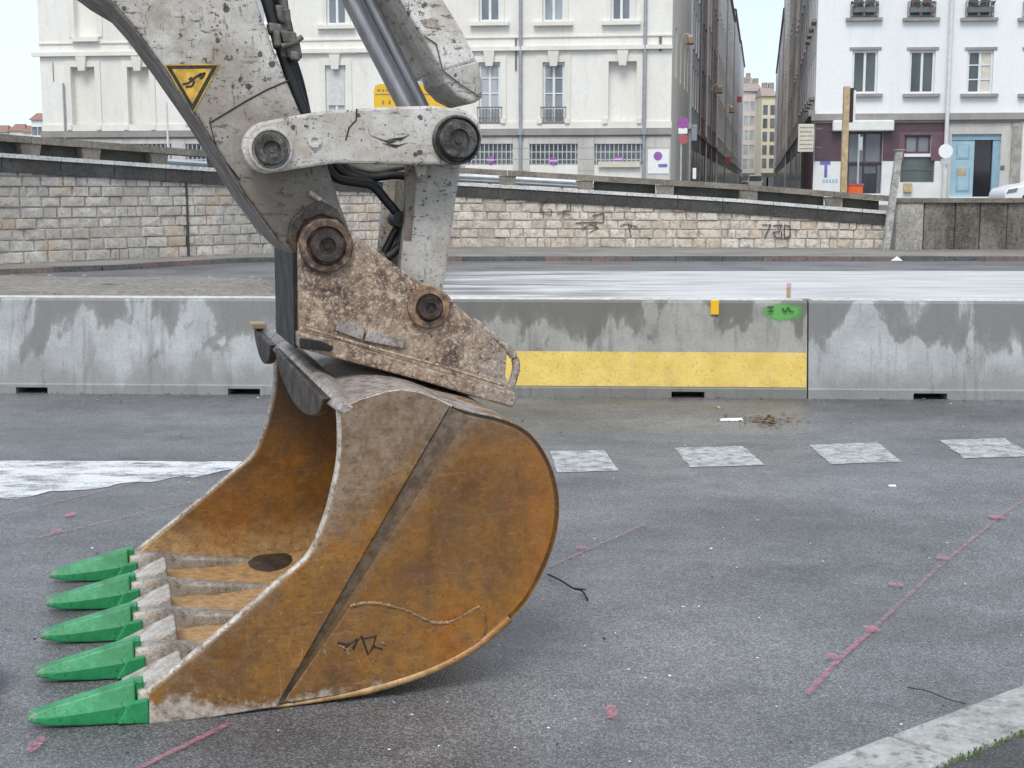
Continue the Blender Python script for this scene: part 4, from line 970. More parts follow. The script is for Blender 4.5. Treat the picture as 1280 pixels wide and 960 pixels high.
# -- coupler head
VC0, VC1 = .52, 1.18
cpl = [(374, 428), (373, 305), (378, 290), (390, 279), (405, 275), (422, 278), (436, 288), (520, 350), (536, 355), (556, 364), (570, 380), (626, 433), (634, 440), (632, 470), (640, 490), (640, 503)]
cpoly = LP(cpl, VC0)
for v0, v1 in ((VC0, VC0 + .045), (VC1 - .045, VC1)):
    mb = MB(); mb.prism(cpoly, v0, v1); cpo = mb.build('coupler_plate', 'coupler', ex, bevel=.006)
    if v0 == VC0: cnear = cpo
fl = LP([(371, 414), (420, 422), (530, 458), (640, 489), (642, 500), (637, 508), (520, 473), (372, 434)], VC0)
mb = MB(); mb.prism(fl, VC0 - .045, VC1 + .045); mb.build('coupler_foot', 'coupler', cnear, bevel=.008)
mb = MB(); mb.prism(LP([(372, 420), (398, 424), (414, 431), (411, 437), (372, 433)], VC0), VC0 - .06, VC0 - .046); mb.build('foot_plate', 'black', cnear, bevel=.004)
mb = MB(); mb.box(cpoly[0][0] - .012, cpoly[0][0] + .035, VC0 + .046, VC1 - .046, 1.13, 1.47); mb.build('coupler_front', 'black', cnear)  # front plate coloured black for the shadow it stands in
mb = MB(); a = LP([(422, 398), (456, 409), (452, 425), (419, 413)], VC0); b = LP([(459, 411), (506, 424), (503, 435), (455, 426)], VC0)
mb.prism(a, VC0 - .016, VC0 - .001); mb.build('welded_tab', 'lip', cnear, bevel=.003); mb = MB(); mb.prism(b, VC0 - .016, VC0 - .001); mb.build('welded_tab', 'lip', cnear, bevel=.003)
eye = LP([(592, 402), (612, 416), (632, 433), (644, 446), (647, 460), (643, 476), (637, 492)], VC0)
mb = MB(); mb.tube(crom([(x, VC0 + .02, z) for x, z in eye], 4), .016, 8); mb.build('lifting_eye', 'coupler', cnear, smooth=60)
mb = MB()
ln = LP([(385, 415), (470, 440), (560, 464), (630, 486)], VC0 - .046)
mb.tube([(x, VC0 - .046, z + .012) for x, z in ln], .006, 6); mb.build('weld_bead', 'coupler', cnear)
def pin(px, py, v, rings, parent, name='pin', mats=('boss_rust', 'pin_rust')):
    c = L(px, py, v); r0, r1, r2 = rings
    mb = MB(); mb.lathe_y(c, [(v + .05, r0), (v - .018, r0), (v - .024, r0 * .94), (v - .024, r1 * 1.18), (v - .010, r1 * 1.1), (v - .010, 0.01)], 32); b_ = mb.build(name + '_boss', mats[0], parent, smooth=35)
    mb = MB(); mb.lathe_y(c, [(v + .02, r1), (v - .040, r1), (v - .048, r1 * .92), (v - .048, r2), (v - .034, r2 * .95), (v - .034, r2 * .4), (v - .040, r2 * .35), (v - .040, .004)], 28); p_ = mb.build(name, mats[1], b_, smooth=35)
    return c
pin(407, 307, VC0, (.096, .060, .030), cnear, mats=('boss_dark', 'pin_rust')); pin(535, 384, VC0, (.078, .044, .02), cnear)
c1 = L(407, 307, VC0); mb = MB(); mb.lathe_y(c1, [(VC0 + .02, .05), (VC1 + .03, .05)], 20); mb.build('pin_shaft', 'pin_rust', cnear, smooth=40)
c1 = L(535, 384, VC0); mb = MB(); mb.lathe_y(c1, [(VC0 + .02, .036), (VC1 + .03, .036)], 20); mb.build('pin_shaft', 'pin_rust', cnear, smooth=40)

# -- stick
VS0, VS1 = .58, 1.12
near_left = [(-120, -330), (20, -110), (75, -42), (112, -14), (142, 4), (165, 30), (200, 78), (245, 143), (310, 248), (350, 303), (378, 330), (405, 338), (430, 326), (440, 305), (436, 285), (425, 255), (410, 208), (375, 140), (345, 70), (320, 0), (255, -200), (214, -330)]
sp_ = LP(near_left, VS0)
mb = MB(); mb.prism(sp_, VS0, VS1); stick = mb.build('stick', 'paint_dirty', ex, bevel=.01)
und = LP([(-120, -330), (20, -110), (75, -42), (112, -14), (142, 4), (165, 30), (200, 78), (245, 143), (310, 248), (346, 298)], VS0)
mb = MB(); n = len(und); off = inset(und, -.012)
off = [(a - .007 * .6, b - .007 * .8) for a, b in und]
mb.prism(und + off[::-1], VS0 - .004, VS1 + .004); mb.build('underside_plate', 'under', stick)
ap = LP([(143, 0), (168, 33), (202, 80), (238, 134), (226, 122), (193, 72), (160, 28), (138, 2)], VS0)
# raised dark piece stands for the shaded recess round the lower pin
kr = LP([(358, 300), (362, 276), (376, 262), (400, 250), (420, 262), (434, 288), (420, 274), (400, 268), (380, 276), (371, 292), (370, 318)], VS0)
mb = MB(); mb.prism(kr, VS0 - .03, VS0 - .001); mb.build('recess_shade', 'dark_steel', stick, bevel=.006)
mb = MB(); mb.tube([(a, VS0 - .010, b) for a, b in LP([(386, 240), (402, 252), (418, 272), (428, 290)], VS0)], .012, 8); mb.build('knuckle_edge', 'worn_lit_edge', stick, smooth=60)
mb = MB(); mb.tube([(a, VS0 - .001, b) for a, b in LP([(263, 153), (285, 140), (308, 126), (334, 112), (362, 100)], VS0)], .003, 5); mb.build('weld_line', 'scratch_dark', stick)
mb = MB(); mb.tube([(a, VS0 - .001, b) for a, b in LP([(262, 153), (272, 190), (300, 225)], VS0)], .0025, 5); mb.build('weld_line', 'scratch_dark', stick)
# warning sticker (triangle pointing down)
tri = LP([(207.5, 82), (272, 81.5), (241, 139)], VS0 - .002); tin = LP([(215, 86.5), (264.5, 86), (240.5, 130)], VS0 - .004)
mb = MB(); mb.prism(LP([(205, 80.5), (275, 80), (241, 143)], VS0), VS0 - .0025, VS0 - .0005); stk = mb.build('sticker', 'sticker_yellow', stick)
mb = MB(); mb.prism(tri, VS0 - .0045, VS0 - .003); mb.build('sticker_border', 'sticker_black', stk)
mb = MB(); mb.prism(tin, VS0 - .0065, VS0 - .005); mb.build('sticker_face', 'sticker_yellow', stk)
mb = MB()
for st_ in ([(228, 106), (236, 104), (244, 97), (252, 92)], [(232, 109), (240, 108), (243, 101)], [(248, 96), (256, 91), (254, 96), (250, 99)], [(236, 100), (240, 97)]):
    q = LP(st_, VS0)
    for (a, b), (c, d) in zip(q, q[1:]):
        t = Vector((c - a, d - b)).normalized() * .004; mb.add([(a - t.y, VS0 - .007, b + t.x), (a + t.y, VS0 - .007, b - t.x), (c + t.y, VS0 - .007, d - t.x), (c - t.y, VS0 - .007, d + t.x)], [(0, 1, 2, 3)])
mb.build('sticker_pictogram', 'sticker_black', stk)

# -- rocker link (both sides), pins
VL = .46
def arcp(cx, cy, r, a0, a1, n=9): return [(cx + r * math.cos(math.radians(a0 + (a1 - a0) * k / n)), cy + r * math.sin(math.radians(a0 + (a1 - a0) * k / n))) for k in range(n + 1)]
lk = arcp(336, 184, 33, 95, 265, 12) + [(360, 146), (400, 139), (470, 134), (540, 132)] + arcp(569, 169, 34, -95, 75, 12) + [(555, 206), (520, 206), (420, 204), (380, 210), (355, 214)]
lpoly = LP(lk, VL)
for v0, v1 in ((VL, VL + .07), (WA - VL - .07, WA - VL)):
    zc_ = sum(q[1] for q in lpoly) / len(lpoly); lq = lpoly if v0 == VL else [(a, zc_ + .02 + (b - zc_) * .62) for a, b in lpoly]
    mb = MB(); mb.prism(lq, v0, v1); o = mb.build('rocker_link', 'paint', ex, bevel=.010)
    if v0 == VL: lnear = o
pin(338, 187, VL, (.076, .056, .03), lnear, 'link_pin', ('paint', 'pin'))
pin(570, 175, VL, (.088, .068, .038), lnear, 'link_pin', ('pin', 'pin'))
for px, py, r in ((338, 187, .045), (570, 175, .05)):
    c = L(px, py, VL); mb = MB(); mb.lathe_y(c, [(VL + .03, r), (WA - VL + .04, r)], 20); mb.build('pin_shaft', 'pin', lnear, smooth=40)
c = L(393, 176, VL); mb = MB(); mb.lathe_y(c, [(VL + .01, .024), (VL - .008, .024), (VL - .008, .012), (VL - .002, .010), (VL - .002, .002)], 16); mb.build('grease_port', 'paint', lnear, smooth=40)
mb = MB(); mb.tube([(a, VL - .001, b) for a, b in LP([(446, 136), (445, 150), (436, 160), (432, 175)], VL)], .003, 5); mb.build('paint_crack', 'scratch_dark', lnear)
for q_ in ([(463, 169), (480, 175), (496, 176), (487, 180)], [(484, 174), (505, 171), (512, 168), (501, 176)], [(478, 179), (498, 181), (510, 178), (494, 185)]): mb = MB(); mb.prism(LP(q_, VL), VL - .002, VL - .0005); mb.build('bare_patch', 'dark_steel', lnear)

# -- H link down to the coupler
VH0, VH1 = .60, 1.10
hl = [(514, 190), (580, 190), (575, 215), (556, 350), (548, 392), (522, 392), (507, 352), (500, 340)]
for v0, v1 in ((VH0, VH0 + .06), (VH1 - .06, VH1)):
    mb = MB(); mb.prism(LP(hl, VH0), v0, v1); o = mb.build('bucket_link', 'paint_grey', ex, bevel=.008)
    if v0 == VH0: hnear = o
mb = MB(); mb.prism(LP([(524, 225), (560, 225), (540, 345), (514, 340)], VH0), VH0 + .061, VH1 - .061); mb.build('web', 'paint_dirty', hnear)
mb = MB(); mb.prism(LP([(508, 206), (522, 206), (514, 300), (505, 300)], VH0), VH0 - .004, VH0 + .03); mb.build('edge_strip', 'paint_dirty', hnear)
mb = MB(); mb.prism(LP([(518, 206), (533, 206), (531, 219), (521, 221)], VH0 - .03), VH0 - .05, VH0 - .02); mb.build('stop_block', 'paint_clean', hnear, bevel=.004)

# -- bucket cylinder rod and its guard
vc = WA / 2
ra, rb = L(408.8, -60, vc), L(529, 172, vc)
d_ = (Vector((ra[0], 0, ra[1])) - Vector((rb[0], 0, rb[1]))).normalized()
top_ = Vector((ra[0], vc, ra[1])) + d_ * 1.4
mb = MB(); mb.tube([(rb[0], vc, rb[1]), tuple(top_)], .037, 28); rodo = mb.build('cylinder_rod', 'rod', ex, smooth=40)
ta, tb2 = L(432, -60, vc), L(549, 172, vc)
t_ = Vector((ta[0], vc, ta[1])); u_ = Vector((tb2[0], vc, tb2[1])); mb = MB(); mb.tube([tuple(u_), tuple(t_ + (t_ - u_).normalized() * 1.4)], .022, 20); mb.build('feed_pipe', 'rod', rodo, smooth=40)
c = L(570, 175, VL); mb2 = MB(); mb2.lathe_y((c[0], c[1]), [(.66, .075), (1.04, .075)], 24); mb2.build('rod_eye', 'paint_dirty', rodo, smooth=40)
VG0, VG1 = .52, 1.08
gd = [(290, -330), (500, 0), (528, 45), (553, 90), (597, 76), (578, 38), (556, 2), (350, -330)]
gp = LP(gd, VG0)
mb = MB(); mb.prism(gp, VG0, VG1); gdo = mb.build('rod_guard', 'paint_clean', ex, bevel=.012)
mb = MB(); mb.prism(LP([(552, 86), (557, 104), (572, 120), (592, 130), (604, 122), (603, 100), (598, 74)], VG0), VG0 + .003, VG0 + .36); mb.build('guard_lug', 'paint_grey', gdo, bevel=.012)
mb = MB(); a, b = L(559, 92, VG0), L(600, 120, VG0)
mb.tube([(x, VG0 - .003, z) for x, z in LP([(530, 45), (545, 55), (553, 88), (575, 105), (602, 122)], VG0)], .003, 6); mb.build('weld_line', 'seam', gdo)
mb = MB(); mb.prism(LP([(525, 25), (543, 22), (551, 36), (531, 33)], VG0), VG0 - .004, VG0 - .0005); mb.build('bare_patch', 'worn_lit_edge', gdo)

# -- hoses
def hose(px, v, r=.017, name='hose', mat='rubber', par=None, dv=0):
    pts = [Vector((L(x, y, v)[0], v + dv * i, L(x, y, v)[1])) for i, (x, y) in enumerate(px)]
    mb = MB(); mb.tube(crom(pts, 5), r, 10); return mb.build(name, mat, par or ex, smooth=60)
hs = hose([(300, -90), (331, -8), (346, 42), (358, 80), (372, 120), (388, 160)], .62, .022)
hose([(318, -90), (346, -5), (356, 35), (364, 72), (374, 105), (384, 150)], .70, .020, par=hs)
hose([(352, -20), (356, 15), (362, 45), (356, 70)], .66, .016, par=hs, mat='clamp')
rc = random.Random(5)
for (x, y, w_, h_, v) in ((357, 26, .022, .04, .66), (352, 50, .04, .03, .62), (366, 60, .034, .034, .60), (344, 36, .03, .02, .60), (361, 46, .036, .02, .58), (349, 18, .018, .03, .62), (358, 66, .03, .022, .62), (351, 36, .03, .026, .64), (368, 70, .02, .016, .58), (346, 48, .016, .03, .59)):
    q = L(x, y, v); mb = MB(); j = lambda: rc.uniform(-.006, .006)
    mb.hexa([(q[0] - w_ * .6 + j(), v - .03, q[1] - h_ + j()), (q[0] + w_ * .9, v - .03, q[1] - h_ * 1.1 + j()), (q[0] + w_ * .9 + j(), v + .05, q[1] - h_ * 1.1), (q[0] - w_ * .6, v + .05, q[1] - h_), (q[0] - w_ * .9, v - .03 + j(), q[1] + h_), (q[0] + w_ * .6, v - .03, q[1] + h_ * .9 + j()), (q[0] + w_ * .6, v + .05, q[1] + h_ * .9), (q[0] - w_ * .9, v + .05, q[1] + h_)])
    mb.build('hose_clamp', 'clamp', hs, bevel=.007)
hose([(352, 58), (366, 54), (378, 46)], .56, .010, par=hs, mat='clamp', name='clamp_bolt')
h2 = hose([(404, 200), (420, 222), (445, 228), (465, 232), (482, 250), (498, 270), (503, 290), (495, 312), (484, 322)], .66, .017)
hose([(410, 196), (432, 218), (456, 226), (470, 234), (486, 254), (499, 274), (490, 296), (480, 316)], .70, .015, par=h2)
hose([(424, 200), (440, 216), (465, 222), (492, 219), (518, 222)], .74, .016, par=h2)
hose([(418, 198), (446, 210), (470, 214), (505, 208)], .80, .013, par=h2, mat='clamp')
mb = MB(); q = L(499, 274, .66); mb.lathe_y(q, [(.63, .03), (.74, .03)], 14); mb.build('hose_fitting', 'black', h2, smooth=40)

# ------------------------------------------------------------------ buildings
KF = -.13
class Facade:
    """a vertical wall plane: s along it, out towards the viewer, z up"""
    def __init__(s, p0, d): s.p0 = Vector((p0[0], p0[1], 0)); s.d = Vector((d[0], d[1], 0)).normalized(); s.n = Vector((s.d.y, -s.d.x, 0))
    def P(s, a, out, z): q = s.p0 + s.d * a + s.n * out; return Vector((q.x, q.y, z))
    def px(s, x, y):
        r = ray(x, y); t = (s.p0 - CAM).dot(s.n) / r.dot(s.n); q = CAM + r * t; return ((q - s.p0).dot(s.d), q.z)
    def box(s, mb, a0, a1, o0, o1, z0, z1):
        P = s.P; return mb.hexa([P(a0, o1, z0), P(a1, o1, z0), P(a1, o0, z0), P(a0, o0, z0), P(a0, o1, z1), P(a1, o1, z1), P(a1, o0, z1), P(a0, o0, z1)])
    def rect(s, x0, y0, x1, y1):
        a0, z1 = s.px(x0, (y0)); a1, z0 = s.px(x1, y1); _, z1b = s.px(x1, y0); return [a0, a1, z0, z1]
    def wall(s, mb, a0, a1, z0, z1, holes, depth=.25):
        xs = sorted(set([a0, a1] + [h[i] for h in holes for i in (0, 1)])); zs = sorted(set([z0, z1] + [h[i] for h in holes for i in (2, 3)]))
        for x, x2 in zip(xs, xs[1:]):
            for z, z2 in zip(zs, zs[1:]):
                cx, cz = (x + x2) / 2, (z + z2) / 2
                if any(h[0] < cx < h[1] and h[2] < cz < h[3] for h in holes): continue
                mb.add([s.P(x, 0, z), s.P(x2, 0, z), s.P(x2, 0, z2), s.P(x, 0, z2)], [(0, 1, 2, 3)])
        for h in holes:
            a, b, c, e = h[:4]
            mb.add([s.P(a, 0, c), s.P(b, 0, c), s.P(b, 0, e), s.P(a, 0, e), s.P(a, -depth, c), s.P(b, -depth, c), s.P(b, -depth, e), s.P(a, -depth, e)], [(0, 4, 5, 1), (1, 5, 6, 2), (2, 6, 7, 3), (3, 7, 4, 0), (4, 7, 6, 5)])
        return mb
def window(fc, par, org, r, pane='glass_pale', frame='white_frame', bars=3, sill=None, depth=.16, fw=.09, leaves=2, lower=None, sillw=.14):
    a0, a1, z0, z1 = r[:4]; a0 += .004; a1 -= .004; z0 += .004; z1 -= .004; mb = MB(); B = lambda *q: fc.box(mb, *q)
    o0, o1 = -depth, -depth + .07
    B(a0, a0 + fw, o0, o1, z0, z1); B(a1 - fw, a1, o0, o1, z0, z1); B(a0 + fw, a1 - fw, o0, o1, z1 - fw, z1); B(a0 + fw, a1 - fw, o0, o1, z0, z0 + fw)
    for k in range(1, leaves):
        c = a0 + (a1 - a0) * k / leaves; B(c - fw * .55, c + fw * .55, o0, o1 - .006, z0 + fw, z1 - fw)
    w = mb.build('window', frame, par, org)
    for k in range(leaves):
        lo = a0 + (a1 - a0) * k / leaves + (fw if k == 0 else fw * .55); hi = a0 + (a1 - a0) * (k + 1) / leaves - (fw if k == leaves - 1 else fw * .55)
        mb = MB(); fc.box(mb, lo, hi, o0 + .01, o0 + .025, z0 + fw, z1 - fw); mb.build('pane', pane if not (isinstance(pane, tuple)) else pane[k], w, org)
        for q in range(1, bars):
            z = z0 + (z1 - z0) * q / bars; mb = MB(); fc.box(mb, lo, hi, o0 + .026, o1 - .015, z - .022, z + .022); mb.build('glazing_bar', frame, w, org)
    if sill:
        mb = MB(); fc.box(mb, a0 - .22, a1 + .22, .003, .18, z0 - sillw, z0 - .01); mb.build('sill', sill, w, org)
    return w
def disc(fc, mb, a, z, r, o0, o1, n=20):
    v = [fc.P(a + r * math.cos(2 * PI * k / n), o0, z + r * math.sin(2 * PI * k / n)) for k in range(n)] + [fc.P(a + r * math.cos(2 * PI * k / n), o1, z + r * math.sin(2 * PI * k / n)) for k in range(n)]
    mb.add(v, [tuple(range(n)), tuple(range(2 * n - 1, n - 1, -1))] + [(i, (i + 1) % n, (i + 1) % n + n, i + n) for i in range(n)])

# ---- cream building on the left
p0 = on_line(54, 165, 57, KF); p1 = on_line(838.5, 165, 57, KF)
LF = Facade(p0, (p1.x - p0.x, p1.y - p0.y)); LW = (Vector((p1.x, p1.y, 0)) - LF.p0).length
LO = Vector((p0.x, p0.y, 0)); LT = 19.0
lb = thing('cream_building', 'large cream stone building with blind windows and balcony railings behind the arm', 'building', LO)
holes = []; wins = []; blinds = []
def col_px(xc, w, rows):
    for (y0, y1, kind) in rows:
        r = LF.rect(xc - w / 2, y0, xc + w / 2, y1); holes.append(r); (blinds if kind == 'b' else wins).append((r, kind, xc))
for xc in (105, 174): col_px(xc, 33 if xc < 150 else 30, [(-85, 46, 'b'), (84, 163, 'b')])
for xc in (252, 330): col_px(xc, 30, [(-70, 30, 'u'), (80, 157, 'm')])
col_px(420, 27, [(-70, 31, 'u'), (82, 157, 'n')])
for xc in (516,): col_px(xc, 30, [(-70, 30, 'u'), (80, 157, 'm')])
for xc in (612, 692): col_px(xc, 27, [(-70, 27, 'u'), (78, 155, 'm')])
col_px(777, 25, [(-70, 26, 'u')])
col_px(778, 34, [(77, 155, 'b')])
gw = []
for xc in (105, 185, 262, 340, 420, 516, 611, 692, 773):
    r = LF.rect(xc - 30, 180, xc + 30, 206); holes.append(r); gw.append((r, xc))
mb = MB(); LF.wall(mb, 0, LW, -.5, LT, holes, .28)
dS = Vector((.177, 1, 0)).normalized()
q = LF.P(LW, 0, 0); qa = q + dS * 13; qb = LF.P(0, -13, 0)
mb.add([LF.P(0, 0, -.5), LF.P(0, 0, LT), (qb.x, qb.y, LT), (qb.x, qb.y, -.5)], [(0, 1, 2, 3)])
mb.add([(q.x, q.y, LT), LF.P(0, 0, LT), (qb.x, qb.y, LT), (qa.x, qa.y, LT)], [(0, 1, 2, 3)]); mb.add([(qa.x, qa.y, -.5), (qa.x, qa.y, LT), (qb.x, qb.y, LT), (qb.x, qb.y, -.5)], [(0, 1, 2, 3)])
mb.build('wall', 'cream', lb, LO)
LS = Facade((q.x, q.y), (dS.x, dS.y))                # its flank along the street
sh = []
for a in (2.2, 5.4, 8.6, 11.2):
    for z in (6.2, 10.6, 14.4): sh.append([a, a + 1.0, z, z + 2.0])
mb = MB(); LS.wall(mb, 0, 13, -.5, LT, sh, .2); side = mb.build('side_wall', facade_mat('beige flank plaster', (.82, .77, .68), (.64, .59, .51), .25, .5), lb, LO)
for r in sh: window(LS, lb, LO, r, 'glass_grey', 'grey_frame', 2)
for (r, kind, xc) in wins:
    pn = ('glass_grey', 'glass_pale', 'glass_mid')[(int(xc) // 7) % 3] if kind == 'u' else ('glass_pale', 'glass_mid')[(int(xc) // 40) % 2]
    w = window(LF, lb, LO, r, pn, 'white_frame', 3 if kind == 'u' else 4, None)
    if kind == 'u':
        mb = MB(); LF.box(mb, r[0] - .35, r[1] + .35, .003, .2, r[2] - .16, r[2] - .01); mb.build('sill', 'cream_trim', w, LO)
    if kind == 'n':     # shutter blind over the upper two thirds
        mb = MB(); LF.box(mb, r[0] + .1, r[1] - .1, -.085, -.07, r[2] + (r[3] - r[2]) * .34, r[3] - .09); mb.build('blind', 'shutter', w, LO)
    if kind in 'mn':
        rz0, rz1 = r[2] + .03, r[2] + .68; mb = MB(); LF.box(mb, r[0] - .08, r[1] + .08, .045, .075, rz1 - .04, rz1); LF.box(mb, r[0] - .08, r[1] + .08, .045, .075, rz0, rz0 + .035); LF.box(mb, r[0] - .08, r[1] + .08, .05, .07, rz0 + .2, rz0 + .225)
        k = 9
        for i in range(k): a = r[0] - .06 + (r[1] - r[0] + .12) * i / (k - 1); LF.box(mb, a - .012, a + .012, .05, .07, rz0 + .03, rz1 - .03)
        for i in range(4):
            a = r[0] + (r[1] - r[0]) * (i + .5) / 4
            for j in range(8): LF.box(mb, a + .09 * math.cos(j * PI / 4) - .014, a + .09 * math.cos(j * PI / 4) + .014, .051, .069, rz0 + .11 + .07 * math.sin(j * PI / 4) - .014, rz0 + .11 + .07 * math.sin(j * PI / 4) + .014)
        if kind == 'm': mb.build('balcony_railing', 'iron', lb, LO)
for (r, kind, xc) in wins + blinds:                   # stone surrounds and keystones
    if kind == 'u': sw, ext = .16, .0
    else: sw, ext = .24, .1
    mb = MB(); a0, a1, z0, z1 = r
    LF.box(mb, a0 - sw, a0 - .003, .003, .055, z0, z1 + .003); LF.box(mb, a1 + .003, a1 + sw, .003, .055, z0, z1 + .003); LF.box(mb, a0 - sw, a1 + sw, .003, .055, z1 + .005, z1 + sw)
    if ext: LF.box(mb, a0 - sw - .22, a1 + sw + .22, .003, .10, z1 + sw + .20, z1 + sw + .28)
    if kind == 'b' and z0 > 7: LF.box(mb, a0 - .1, a1 + .1, .003, .2, z0 - .2, z0 - .01)
    mb.build('surround', 'cream_trim', lb, LO)
    if kind in 'mnb' and z0 < 7:
        c = (a0 + a1) / 2; mb = MB(); P = LF.P
        mb.hexa([P(c - .14, .16, z1 - .16), P(c + .14, .16, z1 - .16), P(c + .14, .0, z1 - .16), P(c - .14, .0, z1 - .16), P(c - .22, .2, z1 + .42), P(c + .22, .2, z1 + .42), P(c + .22, 0, z1 + .42), P(c - .22, 0, z1 + .42)]); mb.build('keystone', 'cream_trim', lb, LO)
        for s_ in (-1, 1):
            mb = MB(); LF.box(mb, c + s_ * (.5 * (a1 - a0) + .12) - .09, c + s_ * (.5 * (a1 - a0) + .12) + .09, .056, .12, z0 + .02, z0 + .24); mb.build('plinth_block', 'cream_trim', lb, LO)
zb = LF.px(640, 61)[1]; mb = MB(); LF.box(mb, -.3, LW + .02, .003, .16, zb - .08, zb + .08); LF.box(mb, -.02, LW + .01, .003, .05, zb + .42, zb + .48); mb.build('string_course', 'cream_trim', lb, LO)
zb = LF.px(640, 166)[1]; mb = MB(); LF.box(mb, -.05, LW + .05, .003, .14, zb - .10, zb + .14); LF.box(mb, -.05, LW + .03, .003, .06, zb - .16, zb - .102); mb.build('band_course', 'plaster_trim', lb, LO)
mb = MB(); LF.box(mb, -.03, LW + .03, .003, .05, zb + .16, zb + .42); mb.build('plinth_course', 'cream_trim', lb, LO)
cells = sorted([g[0] for g in gw]); prev = 0
for g in cells + [[LW, LW, 0, 0]]:                    # grey ground-floor piers as separate ashlar courses
    z = -.3; 
    for k in range(9):
        h = (zb - .17 + .3) / 9; mb = MB(); a0, a1 = prev + .008, g[0] - .008
        if a1 - a0 > .05: LF.box(mb, a0, a1, .004, .045, z + .006, z + h - .006); mb.build('ashlar_block', 'grey_stone', lb, LO)
        z += h
    prev = g[1]
for (r, xc) in gw:
    mb = MB(); zt_ = zb - .17; LF.box(mb, r[0], r[1], .004, .04, r[3] + .005, zt_); mb.build('lintel', 'grey_stone', lb, LO)
    w = window(LF, lb, LO, r, 'glass_grey', 'grey_frame', 1, None, .2, .06, 1)
    mb = MB(); k = 11
    for i in range(k): a = r[0] + (r[1] - r[0]) * (i + .5) / k; LF.box(mb, a - .02, a + .02, -.06, -.02, r[2], r[3])
    for t in (.25, .62): z = r[2] + (r[3] - r[2]) * t; LF.box(mb, r[0], r[1], -.055, -.025, z - .02, z + .02)
    mb.build('grille', 'galv', w, LO)
for xp in (80, 651, 806):
    a, _ = LF.px(xp, 100); mb = MB(); mb.tube([LF.P(a, .1, .5), LF.P(a, .1, LT - .3 if xp > 100 else LF.px(80, 104)[1])], .07 if xp > 100 else .04, 8); mb.build('downpipe', 'pipe', lb, LO, smooth=50)
    if xp > 100:
        mb = MB(); z = zb; mb.tube([LF.P(a, .1, z - .1), LF.P(a, .1, z + .15)], .15, 8); mb.build('pipe_collar', 'pipe', lb, LO)
for (x0, y0, x1, y1) in ((644, 48, 646, 88), (66, 78, 67.5, 102)): 
    a, z1 = LF.px(x0, y0); b, z0 = LF.px(x1, y1); mb = MB(); LF.box(mb, a, b, .004, .04, z0, z1); mb.build('cable', 'iron', lb, LO)
a, z1 = LF.px(824, 46); b, z0 = LF.px(827, 64); mb = MB(); LF.box(mb, a, b, .004, .06, z0, z1); mb.build('wall_slot', 'iron', lb, LO)
a, z1 = LF.px(810, 187); b, z0 = LF.px(836, 217); mb = MB(); LF.box(mb, a, b, .05, .07, z0, z1); nb = tag(mb.build('notice_board', 'white_sign', origin=LF.P(a, .05, z0)), 'white notice panel with purple disc on the building corner', 'notice')
mb = MB(); disc(LF, mb, (a + b) / 2 - .02, LF.px(816, 195)[1], .17, .072, .085); nbd = mb.build('disc', 'purple', None, LF.P(a, .05, z0)); nbd.parent = nb; nbd.location = (0, 0, 0)
mb = MB(); aa, zz1 = LF.px(823, 205); bb, zz0 = LF.px(834, 209); LF.box(mb, aa, bb, .072, .08, zz0, zz1); o_ = mb.build('blue_lettering', 'ink_blue', None, LF.P(a, .05, z0)); o_.parent = nb; o_.location = (0, 0, 0)
for xp, yp, wh in ((613.5, 200, 'left of the'), (692, 201, 'on the middle'), (773, 199, 'nearest the corner')):
    a, z = LF.px(xp, yp); org = LF.P(a, .06, z)
    lab = {613.5: 'purple no parking disc on the grille just right of the link pin', 692: 'purple no parking disc on the middle barred window', 773: 'purple no parking disc on the barred window nearest the street corner'}[xp]
    t = thing('no_parking_sign', lab, 'sign', org, 'no parking discs on the barred windows')
    mb = MB(); disc(LF, mb, a, z, .15, .03, .05); mb.build('disc', 'purple', t, org)
    mb = MB(); LF.box(mb, a - .15, a + .15, .052, .06, z - .03, z + .03); mb.build('bar', 'purple_pale', t, org)
mb = MB(); aa, zz1 = LF.px(748, 202); bb, zz0 = LF.px(800, 209); LF.box(mb, aa, bb, .06, .16, zz0, zz1); tag(mb.build('window_ledge_board', 'cream_sign', origin=LF.P(aa, .06, zz0)), 'pale board propped below the barred window by the corner', 'board')

# ---- white building on the right
r0 = on_line(1016, 235, 58.6, KF); r1 = on_line(1420, 235, 58.6, KF)
RF = Facade(r0, (r1.x - r0.x, r1.y - r0.y)); RW = (Vector((r1.x, r1.y, 0)) - RF.p0).length; RO = Vector((r0.x, r0.y, 0)); RT = 17.5
rbld = thing('white_building', 'white plastered house with a dark purple shopfront at the street corner', 'building', RO)
holes = []; rw = []
for xc in (1081, 1152.5, 1225, 1297, 1370):
    for (y0, y1, up) in ((63, 117, 0), (-32, 22, 1), (-128, -74, 1)):
        r = RF.rect(xc - 15, y0, xc + 15, y1); holes.append(r); rw.append((r, xc, up, y0))
door = RF.rect(1190, 168, 1248, 246); holes.append(door)
shopd = RF.rect(1060, 165, 1101, 242); holes.append(shopd)
shopw = RF.rect(1126, 196, 1167, 228); holes.append(shopw)
shopu = RF.rect(1131, 169, 1163, 192); holes.append(shopu)
mb = MB(); RF.wall(mb, 0, RW, -.5, RT, holes, .3)
qr = RF.P(0, 0, 0); qa = qr + dS * 12; qb = RF.P(RW, -12, 0); qc = RF.P(RW, 0, 0)
